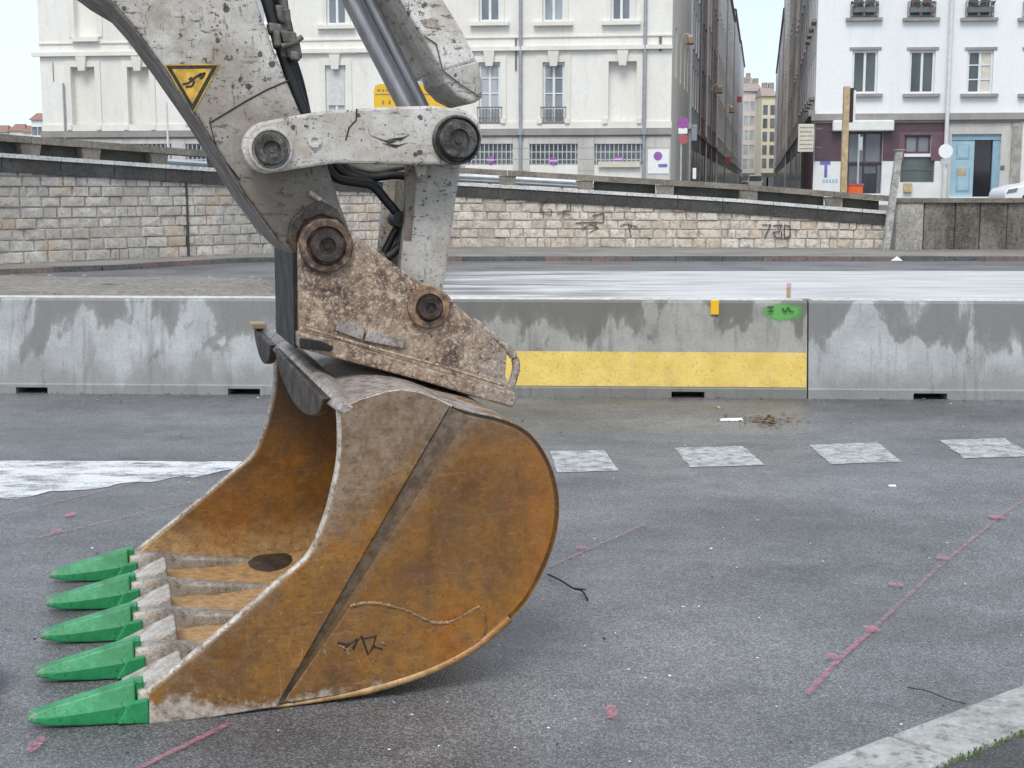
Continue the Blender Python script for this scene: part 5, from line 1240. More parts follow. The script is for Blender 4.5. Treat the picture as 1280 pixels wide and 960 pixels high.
mb.add([(qr.x, qr.y, RT), (qc.x, qc.y, RT), (qb.x, qb.y, RT), (qa.x, qa.y, RT)], [(0, 1, 2, 3)]); mb.add([(qc.x, qc.y, -.5), (qb.x, qb.y, -.5), (qb.x, qb.y, RT), (qc.x, qc.y, RT)], [(0, 1, 2, 3)]); mb.add([(qa.x, qa.y, -.5), (qb.x, qb.y, -.5), (qb.x, qb.y, RT), (qa.x, qa.y, RT)], [(0, 1, 2, 3)])
mb.build('wall', 'plaster', rbld, RO)
RS = Facade((qa.x, qa.y), (-dS.x, -dS.y)); sh = [[a, a + 1.0, z, z + 1.8] for a in (1.5, 4.2, 6.9, 9.6) for z in (5.4, 8.5, 11.6, 14.4)]
mb = MB(); RS.wall(mb, 0, 12, -.5, RT, sh, .2); mb.build('side_wall', wall_plain((.50, .50, .50), (.30, .30, .30)), rbld, RO)
for r in sh: window(RS, rbld, RO, r, 'glass_dark', 'white_frame', 1, 'plaster_trim')
mb = MB(); RS.box(mb, -.1, 12.1, .003, .25, 4.55, 4.8); mb.build('side_cornice', 'plaster_trim', rbld, RO)
mb = MB(); RS.box(mb, 0, 11.8, .003, .06, -.4, 4.5); mb.build('side_shopfront', 'maroon', rbld, RO)
for (r, xc, up, y0) in rw:
    pn = ('glass_dark', 'glass_dark')
    if xc == 1225 and not up: pn = ('glass_dark', 'cream_sign')
    w = window(RF, rbld, RO, r, pn, 'white_frame', 3 if (xc == 1225 and not up) else 1, 'plaster_trim', .16, .085, 2, sillw=.13)
    mb = MB(); RF.box(mb, r[0] - .12, r[1] + .12, .003, .05, r[3] + .02, r[3] + .12); mb.build('lintel', 'plaster_trim', w, RO)
    if up:
        mb = MB(); z0, z1 = r[2] + .02, r[2] + .62; RF.box(mb, r[0] - .05, r[1] + .05, .06, .09, z1 - .03, z1); RF.box(mb, r[0] - .05, r[1] + .05, .06, .09, z0, z0 + .03)
        for i in range(12): a = r[0] - .04 + (r[1] - r[0] + .08) * i / 11; RF.box(mb, a - .012, a + .012, .065, .085, z0 + .03, z1 - .03)
        mb.build('window_guard', 'iron', w, RO)
        if y0 == -32 and xc < 1250:
            org = RF.P((r[0] + r[1]) / 2, .15, z0); lab = {1081: 'window box with red brown flowers above the shop door', 1152.5: 'window box with red flowers on the middle upper window', 1225: 'window box of dark plants above the blue door'}[xc]
            t = thing('window_box', lab, 'window box', org, 'window boxes on the white house')
            mb = MB(); RF.box(mb, r[0], r[1], .10, .30, z0 + .16, z0 + .36); mb.build('planter', 'iron', t, org)
            for mt, cnt in (('leaf_green', 60), ('leaf_red', 26 if xc < 1200 else 3)):
                mb = MB()
                for i in range(cnt):
                    c = RF.P(random.uniform(r[0], r[1]), random.uniform(.08, .36), z0 + .36 + random.uniform(0, .22)); s_ = random.uniform(.05, .10); d = [Vector((random.uniform(-1, 1), random.uniform(-1, 1), random.uniform(-1, 1))) * s_ for _ in range(3)]
                    mb.add([c + d[0], c + d[1], c + d[2]], [(0, 1, 2)])
                mb.build('foliage' if mt == 'leaf_green' else 'flowers', mt, t, org)
zc = RF.px(1100, 146)[1]
mb = MB(); RF.box(mb, -.15, RW, .003, .22, zc - .14, zc + .12); RF.box(mb, -.1, RW, .003, .12, zc - .24, zc - .142); mb.build('cornice', 'plaster_trim', rbld, RO)
# shopfront
a0 = .0; aS = RF.px(1183, 200)[0]; zS = RF.px(1100, 201)[1]; zTop = zc - .245
mb = MB(); RF.wall(mb, a0, aS, zS, zTop, [h for h in ([shopd[0], shopd[1], zS, shopd[3]], shopu)], .0)
def front_panel(name, mat, a, b, z0, z1, o=.05, par=rbld):
    mb = MB(); RF.box(mb, a, b, .004, o, z0, z1); return mb.build(name, mat, par, RO)
front_panel('shop_fascia', 'maroon', a0 + .02, aS, shopd[3] + .01, zTop, .07)
front_panel('shop_panel', 'maroon', a0 + .02, shopd[0] - .01, zS, shopd[3] + .005, .068); front_panel('shop_panel', 'maroon', shopd[1] + .01, shopu[0] - .25, zS, shopd[3] + .005, .068)
front_panel('shop_panel', 'maroon_light', shopu[0] - .24, shopu[0] - .01, zS, shopd[3] + .005, .064); front_panel('shop_panel', 'maroon_light', shopu[1] + .01, aS, zS, shopd[3] + .005, .064)
front_panel('shop_panel', 'maroon_light', shopu[0] - .008, shopu[1] + .008, shopu[3] + .005, shopd[3] + .003, .062)
wpn = front_panel('white_panel', 'white_panel', a0 + .06, shopd[0] - .01, -.3, zS - .01); front_panel('white_panel', 'white_panel', shopd[1] + .01, shopw[0] - .01, -.3, zS - .01); front_panel('white_panel', 'white_panel', shopw[1] + .01, aS, -.3, zS - .01); front_panel('white_panel', 'white_panel', shopw[0] - .008, shopw[1] + .008, -.3, shopw[2] - .01, .048)
A, Z = RF.px(1031, 206); B_, Z2 = RF.px(1036, 222)
mb = MB(); RF.box(mb, RF.px(1025, 200)[0], RF.px(1038, 200)[0], .052, .058, RF.px(1030, 206)[1], RF.px(1030, 201)[1]); RF.box(mb, A - .02, A + .1, .052, .058, Z2, Z); mb.build('blue_logo', 'ink_blue', wpn, RO)
mb = MB()
for k in range(5): q = RF.px(1028 + 4 * k, 226); RF.box(mb, q[0], q[0] + .09, .052, .058, q[1] - .08, q[1] + .06)
mb.build('blue_lettering', 'blue_door', wpn, RO)
window(RF, rbld, RO, shopw, 'glass_dark', 'iron', 2, None, .12, .05, 1); window(RF, rbld, RO, shopu, 'glass_grey', 'maroon', 1, None, .12, .08, 2)
dr = window(RF, rbld, RO, [shopd[0], shopd[1], zS - .1, shopd[3]], 'glass_grey', 'maroon', 1, None, .2, .07, 2); 
mb = MB(); RF.box(mb, shopd[0], shopd[1], -.29, -.27, -.3, zS - .11); d_o = mb.build('shop_door', 'glass_black', rbld, RO)
mb = MB(); RF.box(mb, shopd[0] + .1, shopd[0] + .62, -.265, -.22, .2, zS - .2); RF.box(mb, shopd[1] - .16, shopd[1] - .02, -.265, -.2, .2, zS - .15); RF.box(mb, shopd[0] + .7, shopd[1] - .2, -.26, -.24, zS - .5, zS - .2); mb.build('door_panel', 'iron', d_o, RO)
q0 = RF.px(1129, 229); q1 = RF.px(1139, 240); mb = MB(); RF.box(mb, q0[0], q1[0], .055, .2, q1[1], q0[1]); tag(mb.build('cardboard_box', 'wood', origin=RF.P(q0[0], .1, q1[1])), 'brown cardboard piece under the dark shop window', 'box')
q0 = RF.px(1040, 151); q1 = RF.px(1116, 164); mb = MB(); RF.box(mb, q0[0], q1[0], .09, .42, q1[1], q0[1]); aw = mb.build('awning_cassette', 'white_panel', rbld, RO, bevel=.05)
# stone bay with the blue door
front_panel('stone_bay', 'grey_stone', aS + .02, door[0] - .01, -.3, zTop, .04); front_panel('stone_bay', 'grey_stone', door[1] + .01, RW - .01, -.3, zTop, .04); front_panel('stone_bay', 'grey_stone', door[0] - .008, door[1] + .008, door[3] + .01, zTop, .038)
aD = RF.px(1218, 200)[0]
mb = MB(); RF.box(mb, door[0], door[1], -.29, -.27, -.3, door[3]); bd_ = mb.build('blue_door', 'glass_black', rbld, RO)
mb = MB(); RF.box(mb, door[0] + .005, aD, -.16, -.10, -.3, door[3] - .22); lf = mb.build('door_leaf', 'blue_door', bd_, RO)
mb = MB(); RF.box(mb, door[0] + .005, door[1] - .005, -.17, -.06, door[3] - .215, door[3] - .005); RF.box(mb, door[1] - .28, door[1] - .005, -.26, -.1, -.3, door[3] - .22); mb.build('door_frame', 'blue_door_dark', bd_, RO)
for (y0, y1) in ((180, 199), (210, 240)):
    q0 = RF.px(1196, y0); q1 = RF.px(1212, y1); mb = MB(); RF.box(mb, q0[0], q1[0], -.10, -.085, q1[1], q0[1]); pnl = mb.build('door_panel', 'blue_door_dark', bd_, RO, bevel=.01)
    mb = MB(); RF.box(mb, q0[0] + .06, q1[0] - .06, -.084, -.07, q1[1] + .06, q0[1] - .06); mb.build('door_panel', 'blue_door', bd_, RO, bevel=.01)
q0 = RF.px(1198, 211); q1 = RF.px(1208, 219); mb = MB(); RF.box(mb, q0[0], q1[0], -.069, -.06, q1[1], q0[1]); mb.build('door_notice', 'wood', bd_, RO)
q0 = RF.px(1250, 207); q1 = RF.px(1255, 212); mb = MB(); RF.box(mb, q0[0], q1[0], .042, .07, q1[1], q0[1]); mb.build('intercom', 'iron', rbld, RO)
a = RF.px(1186, 60)[0]; mb = MB(); mb.tube([RF.P(a, .3, .5), RF.P(a, .3, RT - .4)], .085, 8); mb.build('downpipe', 'pipe_white', rbld, RO, smooth=50)
a = RF.px(1270, 190)[0]; mb = MB(); RF.box(mb, a - .2, a + .18, .045, .12, .5, zTop - .02); mb.build('stone_pier', 'pillar', rbld, RO)
q0 = RF.px(1276, 150); q1 = RF.px(1330, 246); mb = MB(); RF.box(mb, q0[0], q1[0], .046, .08, .2, q0[1]); mb.build('white_panel', 'white_panel', rbld, RO)
# projecting cream sign on the corner
q = RF.P(0, 0, 0); Ys = RF.P(-.2, .6, 0).y; c0, c1_ = D(998, 155, Ys), D(1016.5, 190, Ys)
hsg = thing('hanging_sign', 'cream lettered sign projecting into the street from the purple shop corner', 'sign', (c1_.x, Ys, c1_.z))
mb = MB(); mb.box(c0.x, c1_.x, Ys - .05, Ys + .05, c1_.z, c0.z); mb.build('sign_board', 'cream_sign', hsg, (c1_.x, Ys, c1_.z), bevel=.02)
mb = MB()
for k in range(6):
    z = c0.z - .14 - k * .165; x = c0.x + .06
    while x < c1_.x - .1:
        w_ = random.uniform(.05, .11); mb.box(x, min(x + w_, c1_.x - .05), Ys - .056, Ys - .051, z - .022, z + .022); x += w_ + .03
tag(mb.build('lettering', 'ink', hsg, (c1_.x, Ys, c1_.z)), kind='stuff')
mb = MB(); mb.box(c1_.x + .002, c1_.x + .35, Ys - .02, Ys + .02, c0.z - .2, c0.z - .16); mb.box(c1_.x + .002, c1_.x + .35, Ys - .02, Ys + .02, c1_.z + .16, c1_.z + .2); mb.build('bracket', 'iron', hsg, (c1_.x, Ys, c1_.z))

# ---- the street behind: rows of tall houses and the two at its end
def row_house(side, t0, t1, H, colr, stn, floors, label, nwin):
    if side < 0: base = Vector((LF.P(LW, 0, 0).x, LF.P(LW, 0, 0).y, 0)); f = Facade((base + dS * t0)[:2], (dS.x, dS.y))
    else: base = Vector((qr.x, qr.y, 0)); f = Facade((base + dS * t1)[:2], (-dS.x, -dS.y))
    ln = t1 - t0; org = f.P(0, 0, 0)
    t = thing('row_house', label, 'house', org, 'tall houses lining the narrow street')
    hl_ = []; z0 = 5.4; fh = (H - z0 - .6) / floors
    for k in range(floors):
        for i in range(nwin): a = ln * (i + .5) / nwin; hl_.append([a - .55, a + .55, z0 + fh * k + .5, z0 + fh * k + .5 + min(2.1, fh * .68)])
    mb = MB(); f.wall(mb, .01, ln - .01, -.2, H, hl_, .09)
    P = f.P
    mb.add([P(.01, 0, -.2), P(.01, -10, -.2), P(.01, -10, H), P(.01, 0, H), P(ln - .01, 0, -.2), P(ln - .01, -10, -.2), P(ln - .01, -10, H), P(ln - .01, 0, H)], [(0, 3, 2, 1), (4, 5, 6, 7), (1, 2, 6, 5)])
    wm = wall_plain(colr, stn); mb.build('wall', wm, t, org)
    mb = MB(); mb.hexa([P(-.0, .25, H), P(ln, .25, H), P(ln, -10.2, H), P(0, -10.2, H), P(0, -4.6, H + 2.0), P(ln, -4.6, H + 2.0), P(ln, -5.4, H + 2.0), P(0, -5.4, H + 2.0)]); rf = mb.build('roof', 'roof_dark', t, org)
    mb = MB(); f.box(mb, ln * .3, ln * .3 + .9, -5.6, -4.5, H + 1.2, H + 3.4); mb.build('chimney', 'roof_tile', rf, org)
    mb = MB(); f.box(mb, .02, ln - .02, .003, .14, 4.55, 4.8); mb.build('cornice', wm, t, org)
    mb = MB(); f.box(mb, .2, ln - .2, .003, .06, -.2, 4.5); sf = mb.build('shopfront', random.choice(('pipe', 'grey_frame', 'seam')), t, org)
    for i in range(max(1, int(ln / 3.5))):
        a = .6 + i * 3.5; mb = MB(); f.box(mb, a, a + 2.4, .061, .09, .6, 3.6); mb.build('shop_window', 'glass_dark' if i % 2 else 'glass_grey', sf, org)
    for r in hl_:
        mb = MB(); a0, a1, z0_, z1_ = r; a0 += .004; a1 -= .004
        f.box(mb, a0, a1, -.085, -.05, z0_ + .004, z1_ - .004); w = mb.build('window', random.choice(('glass_grey', 'glass_pale', 'shutter', 'glass_grey')), t, org)
        mb = MB(); f.box(mb, a0 - .12, a1 + .12, .003, .06, z0_ - .12, z0_ - .01); mb.build('sill', wm, w, org)
    mb = MB(); mb.tube([P(.25, .08, .3), P(.25, .08, H - .2)], .06, 6); mb.build('downpipe', 'pipe_white' if len(label) % 2 else 'pipe', t, org)
    return t, f
g = lambda a: ((a, a * .97, a * .92), (a * .62, a * .59, a * .55))
specs_l = [(13.2, 24, 20.5, (.40, .41, .43), (.28, .28, .29), 'grey plaster house, first beside the cream building in the street', 4), (24.2, 33, 19.5, (.20, .145, .13), (.12, .09, .085), 'dark reddish brown house, second in the left row', 3),
           (33.2, 42, 21.5, (.30, .29, .30), (.19, .18, .18), 'slate grey house, third in the left row', 3), (42.2, 54, 20.0, (.22, .16, .15), (.13, .10, .095), 'brown rendered house, fourth in the left row', 4),
           (54.2, 78, 22.0, (.50, .48, .45), (.33, .31, .29), 'light grey long house half way along the left row', 7), (78.2, 110, 20.5, (.40, .37, .35), (.25, .23, .215), 'taupe house far along the left row', 8), (110.2, 150, 22.0, (.36, .33, .32), (.23, .21, .2), 'grey brown house, last but one in the left row', 9), (150.2, 196, 22.5, (.52, .49, .46), (.35, .33, .31), 'pale house closing the left row', 10)]
for (a, b, H, c, st_, lab, nw) in specs_l: row_house(-1, a, b, H, c, st_, 5, lab, nw)
specs_r = [(12.2, 26, 20.0, (.27, .255, .26), (.16, .15, .15), 'dark grey house, first beside the white building in the street', 4), (26.2, 42, 21.0, (.40, .33, .29), (.24, .2, .18), 'pinkish brown house, second in the right row', 5), (42.2, 66, 19.5, (.30, .26, .245), (.18, .16, .15), 'brown grey house in the middle of the right row', 6),
           (66.2, 100, 22.5, (.44, .36, .31), (.28, .23, .2), 'warm tan house far along the right row', 8), (100.2, 145, 21.0, (.38, .33, .31), (.24, .21, .2), 'taupe house, last but one in the right row', 9), (145.2, 190, 21.0, (.46, .41, .38), (.3, .27, .25), 'pale brown house closing the right row', 10)]
for (a, b, H, c, st_, lab, nw) in specs_r: row_house(1, a, b, H, c, st_, 5, lab, nw)
def end_house(x0, x1, Yd, ytop, colr, stn, ncol, rows, label, frame):
    p, q_ = D(x0, 225, Yd), D(x1, 225, Yd); f = Facade((p.x, p.y), (q_.x - p.x, q_.y - p.y)); ln = (q_ - p).length; H = D(x0, ytop, Yd).z; org = f.P(0, 0, 0)
    t = thing('end_house', label, 'house', org, 'houses closing the far end of the street')
    hl_ = []
    for k in range(rows):
        for i in range(ncol): a = ln * (i + .5) / ncol; z = 5.2 + (H - 6.2) / rows * k; hl_.append([a - .42, a + .42, z, z + 1.75])
    mb = MB(); f.wall(mb, 0, ln, 0, H, hl_, .25); P = f.P
    mb.add([P(0, 0, 0), P(0, -9, 0), P(0, -9, H), P(0, 0, H), P(ln, 0, 0), P(ln, -9, 0), P(ln, -9, H), P(ln, 0, H)], [(0, 3, 2, 1), (4, 5, 6, 7), (1, 2, 6, 5)]); mb.build('wall', wall_plain(colr, stn), t, org)
    mb = MB(); mb.hexa([P(-.2, .4, H), P(ln + .2, .4, H), P(ln + .2, -9, H), P(-.2, -9, H), P(.2, -3.5, H + 1.7), P(ln - .2, -3.5, H + 1.7), P(ln - .2, -5, H + 1.7), P(.2, -5, H + 1.7)]); rf = mb.build('roof', 'roof_pale', t, org)
    for k in (.25, .7): mb = MB(); f.box(mb, ln * k, ln * k + .9, -4.5, -3.4, H + .8, H + 2.6); mb.build('chimney', 'roof_pale', rf, org)
    for r in hl_: mb = MB(); f.box(mb, r[0] + .004, r[1] - .004, -.12, -.08, r[2] + .004, r[3] - .004); mb.build('window', 'glass_grey' if ncol == 2 else 'glass_pale', t, org)
    mb = MB(); f.box(mb, .1, ln - .1, .004, .08, .2, 4.4); sf = mb.build('shopfront', 'seam', t, org)
    for i in range(ncol): a = ln * (i + .5) / ncol; mb = MB(); f.box(mb, a - .8, a + .8, .082, .1, .6, 3.6); mb.build('shop_window', 'glass_grey', sf, org)
end_house(927, 950, 262, 114, (.33, .29, .265), (.25, .215, .2), 3, 5, 'pinkish house at the far end of the street, left one', 0)
end_house(950.2, 968, 256, 120, (.37, .315, .21), (.28, .235, .165), 2, 5, 'yellowish house at the far end of the street, right one', 0)
end_house(918, 940, 330, 104, (.44, .38, .36), (.3, .26, .25), 3, 5, 'dark roofed house peeping up behind the street end', 0)

# ------------------------------------------------------------------ street furniture and vehicles on the quay
def ground_z(x):
    return max(1.0, min(2.4, 1.72 - .066 * x))
# parking sign pole at the corner of the cream building
Yp = 52.0; c = D(853, 218, Yp); gz = ground_z(c.x) - .3; org = (c.x, Yp, gz)
t = thing('sign_pole', 'pole carrying a purple disc, white plate and red sign by the cream corner', 'sign', org)
mb = MB(); mb.cyl_z((c.x - .06, Yp), gz, D(853, 146, Yp).z, .035, 10); mb.build('pole', 'galv', t, org, smooth=50)
PF = Facade((c.x - .5, Yp - .06), (1, -.05)); q = PF.px(853.5, 153.5); mb = MB(); disc(PF, mb, q[0], q[1], .21, 0, .03); mb.build('disc', 'magenta', t, org)
a, z1 = PF.px(848, 160); b, z0 = PF.px(859, 167); mb = MB(); PF.box(mb, a, b, 0, .03, z0, z1); mb.build('plate', 'white_sign', t, org)
q = PF.px(854.5, 174); mb = MB(); disc(PF, mb, q[0], q[1], .17, 0, .03); mb.build('red_disc', 'red', t, org)
# white sign in front of the blue door
Yp = 50.0; c = D(1181, 246, Yp); org = (c.x, Yp, 1.0); t = thing('sign_pole', 'round white backed road sign on a pole left of the blue door', 'sign', org)
mb = MB(); mb.cyl_z((c.x, Yp), 1.0, D(1181, 178, Yp).z, .035, 10); mb.build('pole', 'pipe_white', t, org, smooth=50)
PF = Facade((c.x - .5, Yp - .06), (1, -.02)); q = PF.px(1182, 189); mb = MB(); disc(PF, mb, q[0], q[1], .25, 0, .03); mb.build('disc', 'white_sign', t, org)
a, z1 = PF.px(1176, 198.5); b, z0 = PF.px(1187, 206); mb = MB(); PF.box(mb, a, b, 0, .025, z0, z1); mb.build('plate', 'galv', t, org)
# timber post and steel pole before the shop
Yp = 44.0; c = D(1054, 240, Yp); org = (c.x, Yp, 1.0); t = thing('timber_post', 'tall raw timber post standing in front of the purple shopfront', 'post', org)
zt_ = D(1056, 108, Yp).z; tx = D(1058.5, 108, Yp).x
mb = MB(); w_ = .09; mb.hexa([(c.x - w_, Yp - w_, 1.0), (c.x + w_, Yp - w_, 1.0), (c.x + w_, Yp + w_, 1.0), (c.x - w_, Yp + w_, 1.0), (tx - w_, Yp - w_, zt_), (tx + w_, Yp - w_, zt_), (tx + w_, Yp + w_, zt_), (tx - w_, Yp + w_, zt_)]); mb.build('shaft', 'wood', t, org, bevel=.01)
q0, q1 = D(1060.5, 110, Yp), D(1065.5, 153, Yp); mb = MB(); mb.box(q0.x, q1.x, Yp - .05, Yp + .1, q1.z, q0.z); mb.build('cleat', 'twig', t, org)
q0, q1 = D(1066, 113, Yp), D(1068.5, 151, Yp); mb = MB(); mb.box(q0.x, q1.x, Yp - .04, Yp + .08, q1.z, q0.z); mb.build('cleat', 'white_panel', t, org)
Yp = 47.0; c = D(1071.5, 245, Yp); org = (c.x, Yp, 1.0); t = thing('steel_pole', 'slim grey pole with a small box in front of the shop door', 'pole', org)
mb = MB(); mb.cyl_z((c.x, Yp), 1.0, D(1072, 168, Yp).z, .032, 10); mb.build('shaft', 'galv', t, org, smooth=50); mb = MB(); q0, q1 = D(1073.5, 171, Yp), D(1077.5, 188, Yp); mb.box(q0.x, q1.x, Yp - .05, Yp + .05, q1.z, q0.z); mb.build('control_box', 'galv', t, org)
Yp = 44.5; c = D(1066, 236, Yp); zt_ = D(1066, 229, Yp).z; org = (c.x, Yp, 1.0)
t = thing('plastic_crate', 'orange plastic crate beside the foot of the timber post', 'crate', org)
q0, q1 = D(1059, 230, Yp), D(1077, 238, Yp); mb = MB(); mb.box(q0.x, q1.x, Yp - .2, Yp + .2, 1.0, q0.z); mb.build('body', 'orange', t, org, bevel=.03)
mb = MB(); mb.box(q0.x - .02, q1.x + .02, Yp - .22, Yp + .22, q0.z - .05, q0.z + .01); mb.build('rim', 'red', t, org)
# wall lanterns
def lantern(px, py, t_, label, k=1.0):
    base = LF.P(LW, 0, 0) + dS * t_; f = Facade((base.x, base.y), (dS.x, dS.y)); Y = base.y; r = ray(px, py); tt = Y / r.y; z = CAM_H + r.z * tt; org = f.P(0, 0, z)
    t = thing('wall_lantern', label, 'lantern', org, 'lanterns on the left street wall'); mb = MB(); mb.tube(crom([f.P(0, 0, z - .15 * k), f.P(0, .18 * k, z + .12 * k), f.P(0, .4 * k, z + .32 * k), f.P(0, .62 * k, z + .28 * k)], 4), .04 * k, 6); mb.build('bracket', 'brass', t, org, smooth=50)
    c = f.P(0, .66 * k, 0); mb = MB(); mb.tube([(c.x, c.y, z + .27 * k), (c.x, c.y, z + .15 * k), (c.x, c.y, z - .2 * k)], [.05 * k, .2 * k, .11 * k], 8); mb.build('lamp_head', 'brass', t, org)
    mb = MB(); mb.tube([(c.x, c.y, z - .2 * k), (c.x, c.y, z - .26 * k)], [.24 * k, .2 * k], 10); mb.build('shade', 'iron', t, org)
lantern(848, 50, 4.0, 'copper wall lantern nearest the cream corner', .75); lantern(884, 112, 40, 'small wall lantern further down the left wall', 1.0); lantern(900, 137, 70, 'smallest wall lantern, deepest in the street', 1.2)
# signs down the street
def blade(px0, py0, px1, py1, Y, mat, name, label, cat='sign'):
    a, b = D(px0, py0, Y), D(px1, py1, Y); mb = MB(); mb.box(a.x, b.x, Y - .05, Y + .05, b.z, a.z); o = mb.build(name, mat, origin=(a.x, Y, b.z), bevel=.02); return tag(o, label, cat)
blade(921, 120.5, 927, 128, 190, 'red', 'shop_sign', 'small red blade sign high on the left row near the street end')
blade(906, 196, 913, 203.5, 120, 'red', 'shop_sign', 'faded red shop sign low in the left row')
blade(866, 210, 870, 224, 54, 'white_sign', 'bollard', 'white bollard at the mouth of the narrow street', 'bollard')
blade(864.5, 156, 871, 176, 60, 'pipe', 'wall_cabinet', 'grey box hung on the street flank of the cream building', 'cabinet')
# small van deep in the street
Yv = 150; a, b = D(934, 226, Yv), D(953, 213, Yv); org = (a.x, Yv, 1.2); van = thing('van', 'pale blue grey van parked deep in the narrow street', 'van', org)
mb = MB(); hv = 1.9; mb.prism([(a.x, 1.45), (a.x, 2.35), (a.x + .12, 2.5), (a.x + .2, 1.2 + hv), (a.x + 1.55, 1.2 + hv), (a.x + 1.65, 2.5), (a.x + 1.75, 2.35), (a.x + 1.75, 1.45)], Yv, Yv + 4); mb.build('body', 'car_white', van, org, bevel=.06)
mb = MB(); mb.box(a.x + .22, a.x + 1.53, Yv - .012, Yv - .002, 2.42, 2.95); mb.build('rear_window', 'glass_grey', van, org)
for xx in (.08, 1.42):
    for yy in (.5, 3.1): mb = MB(); mb.tube([(a.x + xx, Yv + yy, 1.5), (a.x + xx + .25, Yv + yy, 1.5)], .32, 14); mb.build('wheel', 'tyre', van, org)
for xx in (.03, 1.6): mb = MB(); mb.box(a.x + xx, a.x + xx + .12, Yv - .015, Yv - .003, 1.9, 2.3); mb.build('tail_light', 'red', van, org)
# white car at the right edge: bonnet shows over the wall cap
Yc_ = 49.0; c = D(1246, 247, Yc_); zg = 0.95; org = (c.x + 2, Yc_, zg); car = thing('parked_car', 'white car with its bonnet at the right edge above the concrete wall', 'car', org)
sd = [(0, .30), (-.02, .55), (.08, .72), (.5, .84), (1.05, .93), (1.75, 1.42), (2.3, 1.48), (3.2, 1.44), (3.9, 1.0), (4.1, .9), (4.12, .35), (3.9, .22), (.3, .22)]
mb = MB(); mb.prism([(c.x + x, zg + z) for x, z in sd], Yc_ - .85, Yc_ + .85); body = mb.build('body', 'car_white', car, org, bevel=.07, seg=3)
mb = MB(); mb.prism([(c.x + x, zg + z) for x, z in ((1.25, .96), (1.82, 1.36), (2.3, 1.40), (2.3, .96))], Yc_ - .86, Yc_ - .852); mb.build('side_window', 'glass_black', car, org); mb = MB(); mb.prism([(c.x + x, zg + z) for x, z in ((2.38, .96), (2.38, 1.40), (3.1, 1.37), (3.6, .98))], Yc_ - .86, Yc_ - .852); mb.build('side_window', 'glass_black', car, org)
mb = MB(); mb.prism([(c.x + x, zg + z) for x, z in ((.02, .56), (.10, .70), (.42, .76), (.36, .62))], Yc_ - .87, Yc_ - .5); mb.build('headlight', 'glass_grey', car, org)
for x in (.85, 3.3):
    for y in (-.88, .68): mb = MB(); mb.lathe_y((c.x + x, zg + .31), [(Yc_ + y, .31), (Yc_ + y + .2, .31)], 22); wh = mb.build('wheel', 'tyre', car, org, smooth=40); mb = MB(); mb.lathe_y((c.x + x, zg + .31), [(Yc_ + y - .006, .19), (Yc_ + y + .1, .19)], 18); mb.build('rim', 'galv', wh, org, smooth=40)
    
# yellow temporary sign behind the parapet (mostly hidden by the link)
Yy = 40.0; a, b = D(467, 105, Yy), D(566, 213, Yy); org = ((a.x + b.x) / 2, Yy, 1.7); t = thing('road_sign', 'yellow temporary road sign half hidden behind the white link', 'sign', org)
mb = MB(); 
cr_ = .16; poly = [(a.x, b.z), (b.x, b.z), (b.x, a.z - cr_), (b.x - cr_ * .3, a.z - cr_ * .3), (b.x - cr_, a.z), (a.x + cr_, a.z), (a.x + cr_ * .3, a.z - cr_ * .3), (a.x, a.z - cr_)]
mb.prism(poly, Yy, Yy + .04); mb.build('panel', 'sign_yellow', t, org)
mb = MB(); z = D(470, 118, Yy).z; mb.box(a.x + .04, b.x - .04, Yy - .006, Yy - .001, z - .012, z + .012); x = a.x + .10; zz = D(470, 113, Yy).z
for w_ in (.09, .05, .12, .08, .10, .07, .1): mb.box(x, x + w_, Yy - .006, Yy - .001, zz - .025, zz + .025); x += w_ + .05
for xx in (479, 487): q = D(xx, 128, Yy); mb.box(q.x - .025, q.x + .025, Yy - .006, Yy - .001, q.z - .05, q.z + .05)
tag(mb.build('lettering', 'ink', t, org), kind='stuff')
mb = MB(); mb.box(a.x - .004, b.x + .004, Yy - .008, Yy + .045, b.z - .06, b.z); mb.build('border', 'white_sign', t, org)
for k in (.25, .75): x = a.x + (b.x - a.x) * k; mb = MB(); mb.box(x - .03, x + .03, Yy + .045, Yy + .09, 1.7, a.z - .1); mb.build('leg', 'galv', t, org)
# thin pole on the ramp left of the arm
Yp = 45.0; c = D(210, 182, Yp); org = (c.x, Yp, 2.0); mb = MB(); mb.cyl_z((c.x, Yp), 2.0, D(211, 128, Yp).z, .035, 8); tag(mb.build('slim_pole', 'pipe_white', origin=org), 'slim pale pole on the ramp left of the arm', 'pole')

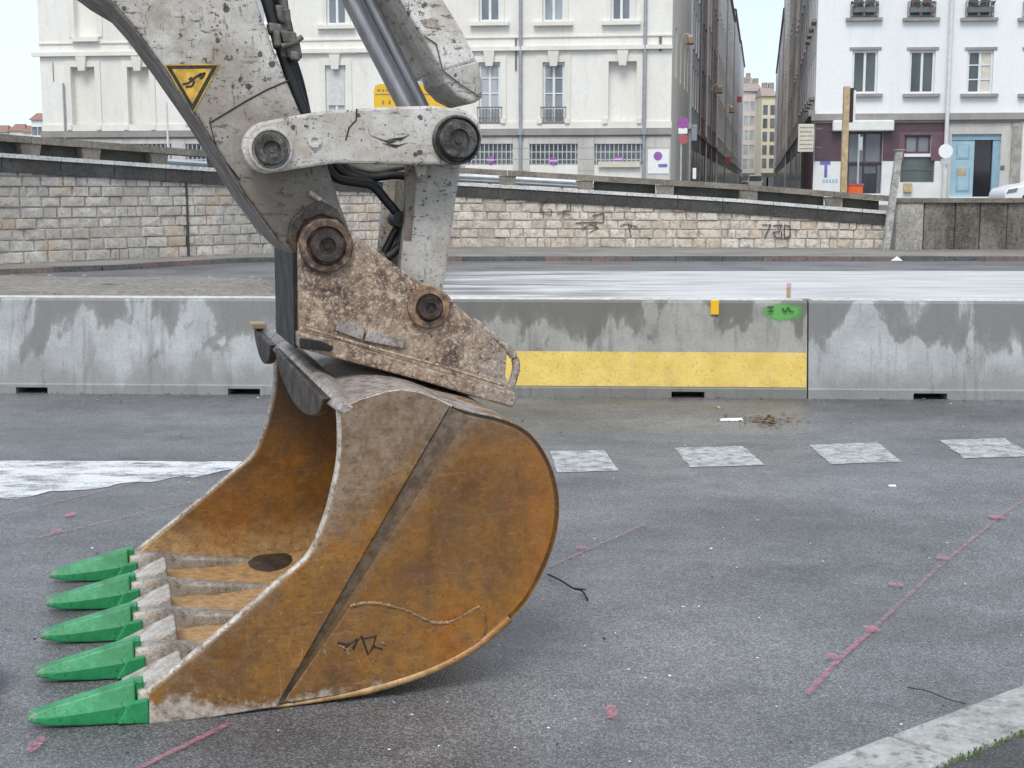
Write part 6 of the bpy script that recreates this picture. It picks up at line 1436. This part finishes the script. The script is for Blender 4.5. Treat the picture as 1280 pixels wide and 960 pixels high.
# ------------------------------------------------------------------ skyline far to the left
mb = MB(); pts = []
for i in range(60):
    x = -700 + i * 12.0; h = 15 + 5 * math.sin(i * .35) + random.uniform(-1.2, 1.2); pts.append((x, 640, h))
for (p, q_) in zip(pts, pts[1:]): mb.add([(p[0], 600, 0), (q_[0], 600, 0), (q_[0], 650, q_[2] * 1.35), (p[0], 650, p[2] * 1.35)], [(0, 1, 2, 3)])
tag(mb.build('hillside', 'hill'), kind='structure')
def far_house(x0, x1, Y, ytop, c, label, nw, roof='roof_tile'):
    a, b = D(x0, 170, Y), D(x1, 170, Y); H = D(x0, ytop, Y).z; org = (a.x, Y, 0); t = thing('far_house', label, 'house', org, 'small houses on the far left skyline')
    f = Facade((a.x, Y), (1, 0)); ln = b.x - a.x; hl_ = []
    for k in range(2):
        for i in range(nw): s_ = ln * (i + .5) / nw; hl_.append([s_ - .8, s_ + .8, H - 4.5 - k * 5.5, H - 2 - k * 5.5])
    mb = MB(); f.wall(mb, 0, ln, 0, H, hl_, .4); P = f.P; mb.add([P(0, 0, 0), P(0, -8, 0), P(0, -8, H), P(0, 0, H), P(ln, 0, 0), P(ln, -8, 0), P(ln, -8, H), P(ln, 0, H)], [(0, 3, 2, 1), (4, 5, 6, 7), (1, 2, 6, 5)]); mb.build('wall', wall_plain(c, tuple(v * .7 for v in c)), t, org)
    mb = MB(); mb.hexa([P(-.6, .6, H), P(ln + .6, .6, H), P(ln + .6, -8.5, H), P(-.6, -8.5, H), P(.5, -3.5, H + 2.2), P(ln - .5, -3.5, H + 2.2), P(ln - .5, -4.5, H + 2.2), P(.5, -4.5, H + 2.2)]); mb.build('roof', roof, t, org)
    for r in hl_: mb = MB(); f.box(mb, r[0], r[1], -.38, -.3, r[2], r[3]); mb.build('window', 'glass_grey', t, org)
far_house(40, 62, 420, 150, (.72, .58, .53), 'pink house with red roof beside the cream building on the skyline', 3)
far_house(13, 29, 430, 163.5, (.52, .44, .44), 'mauve low house second from the left on the skyline', 3)
far_house(-12, 8, 440, 165, (.50, .45, .45), 'grey mauve house at the left edge of the skyline', 3)
far_house(30, 39, 425, 165.5, (.62, .50, .47), 'narrow rosy house left of the pink one', 2)
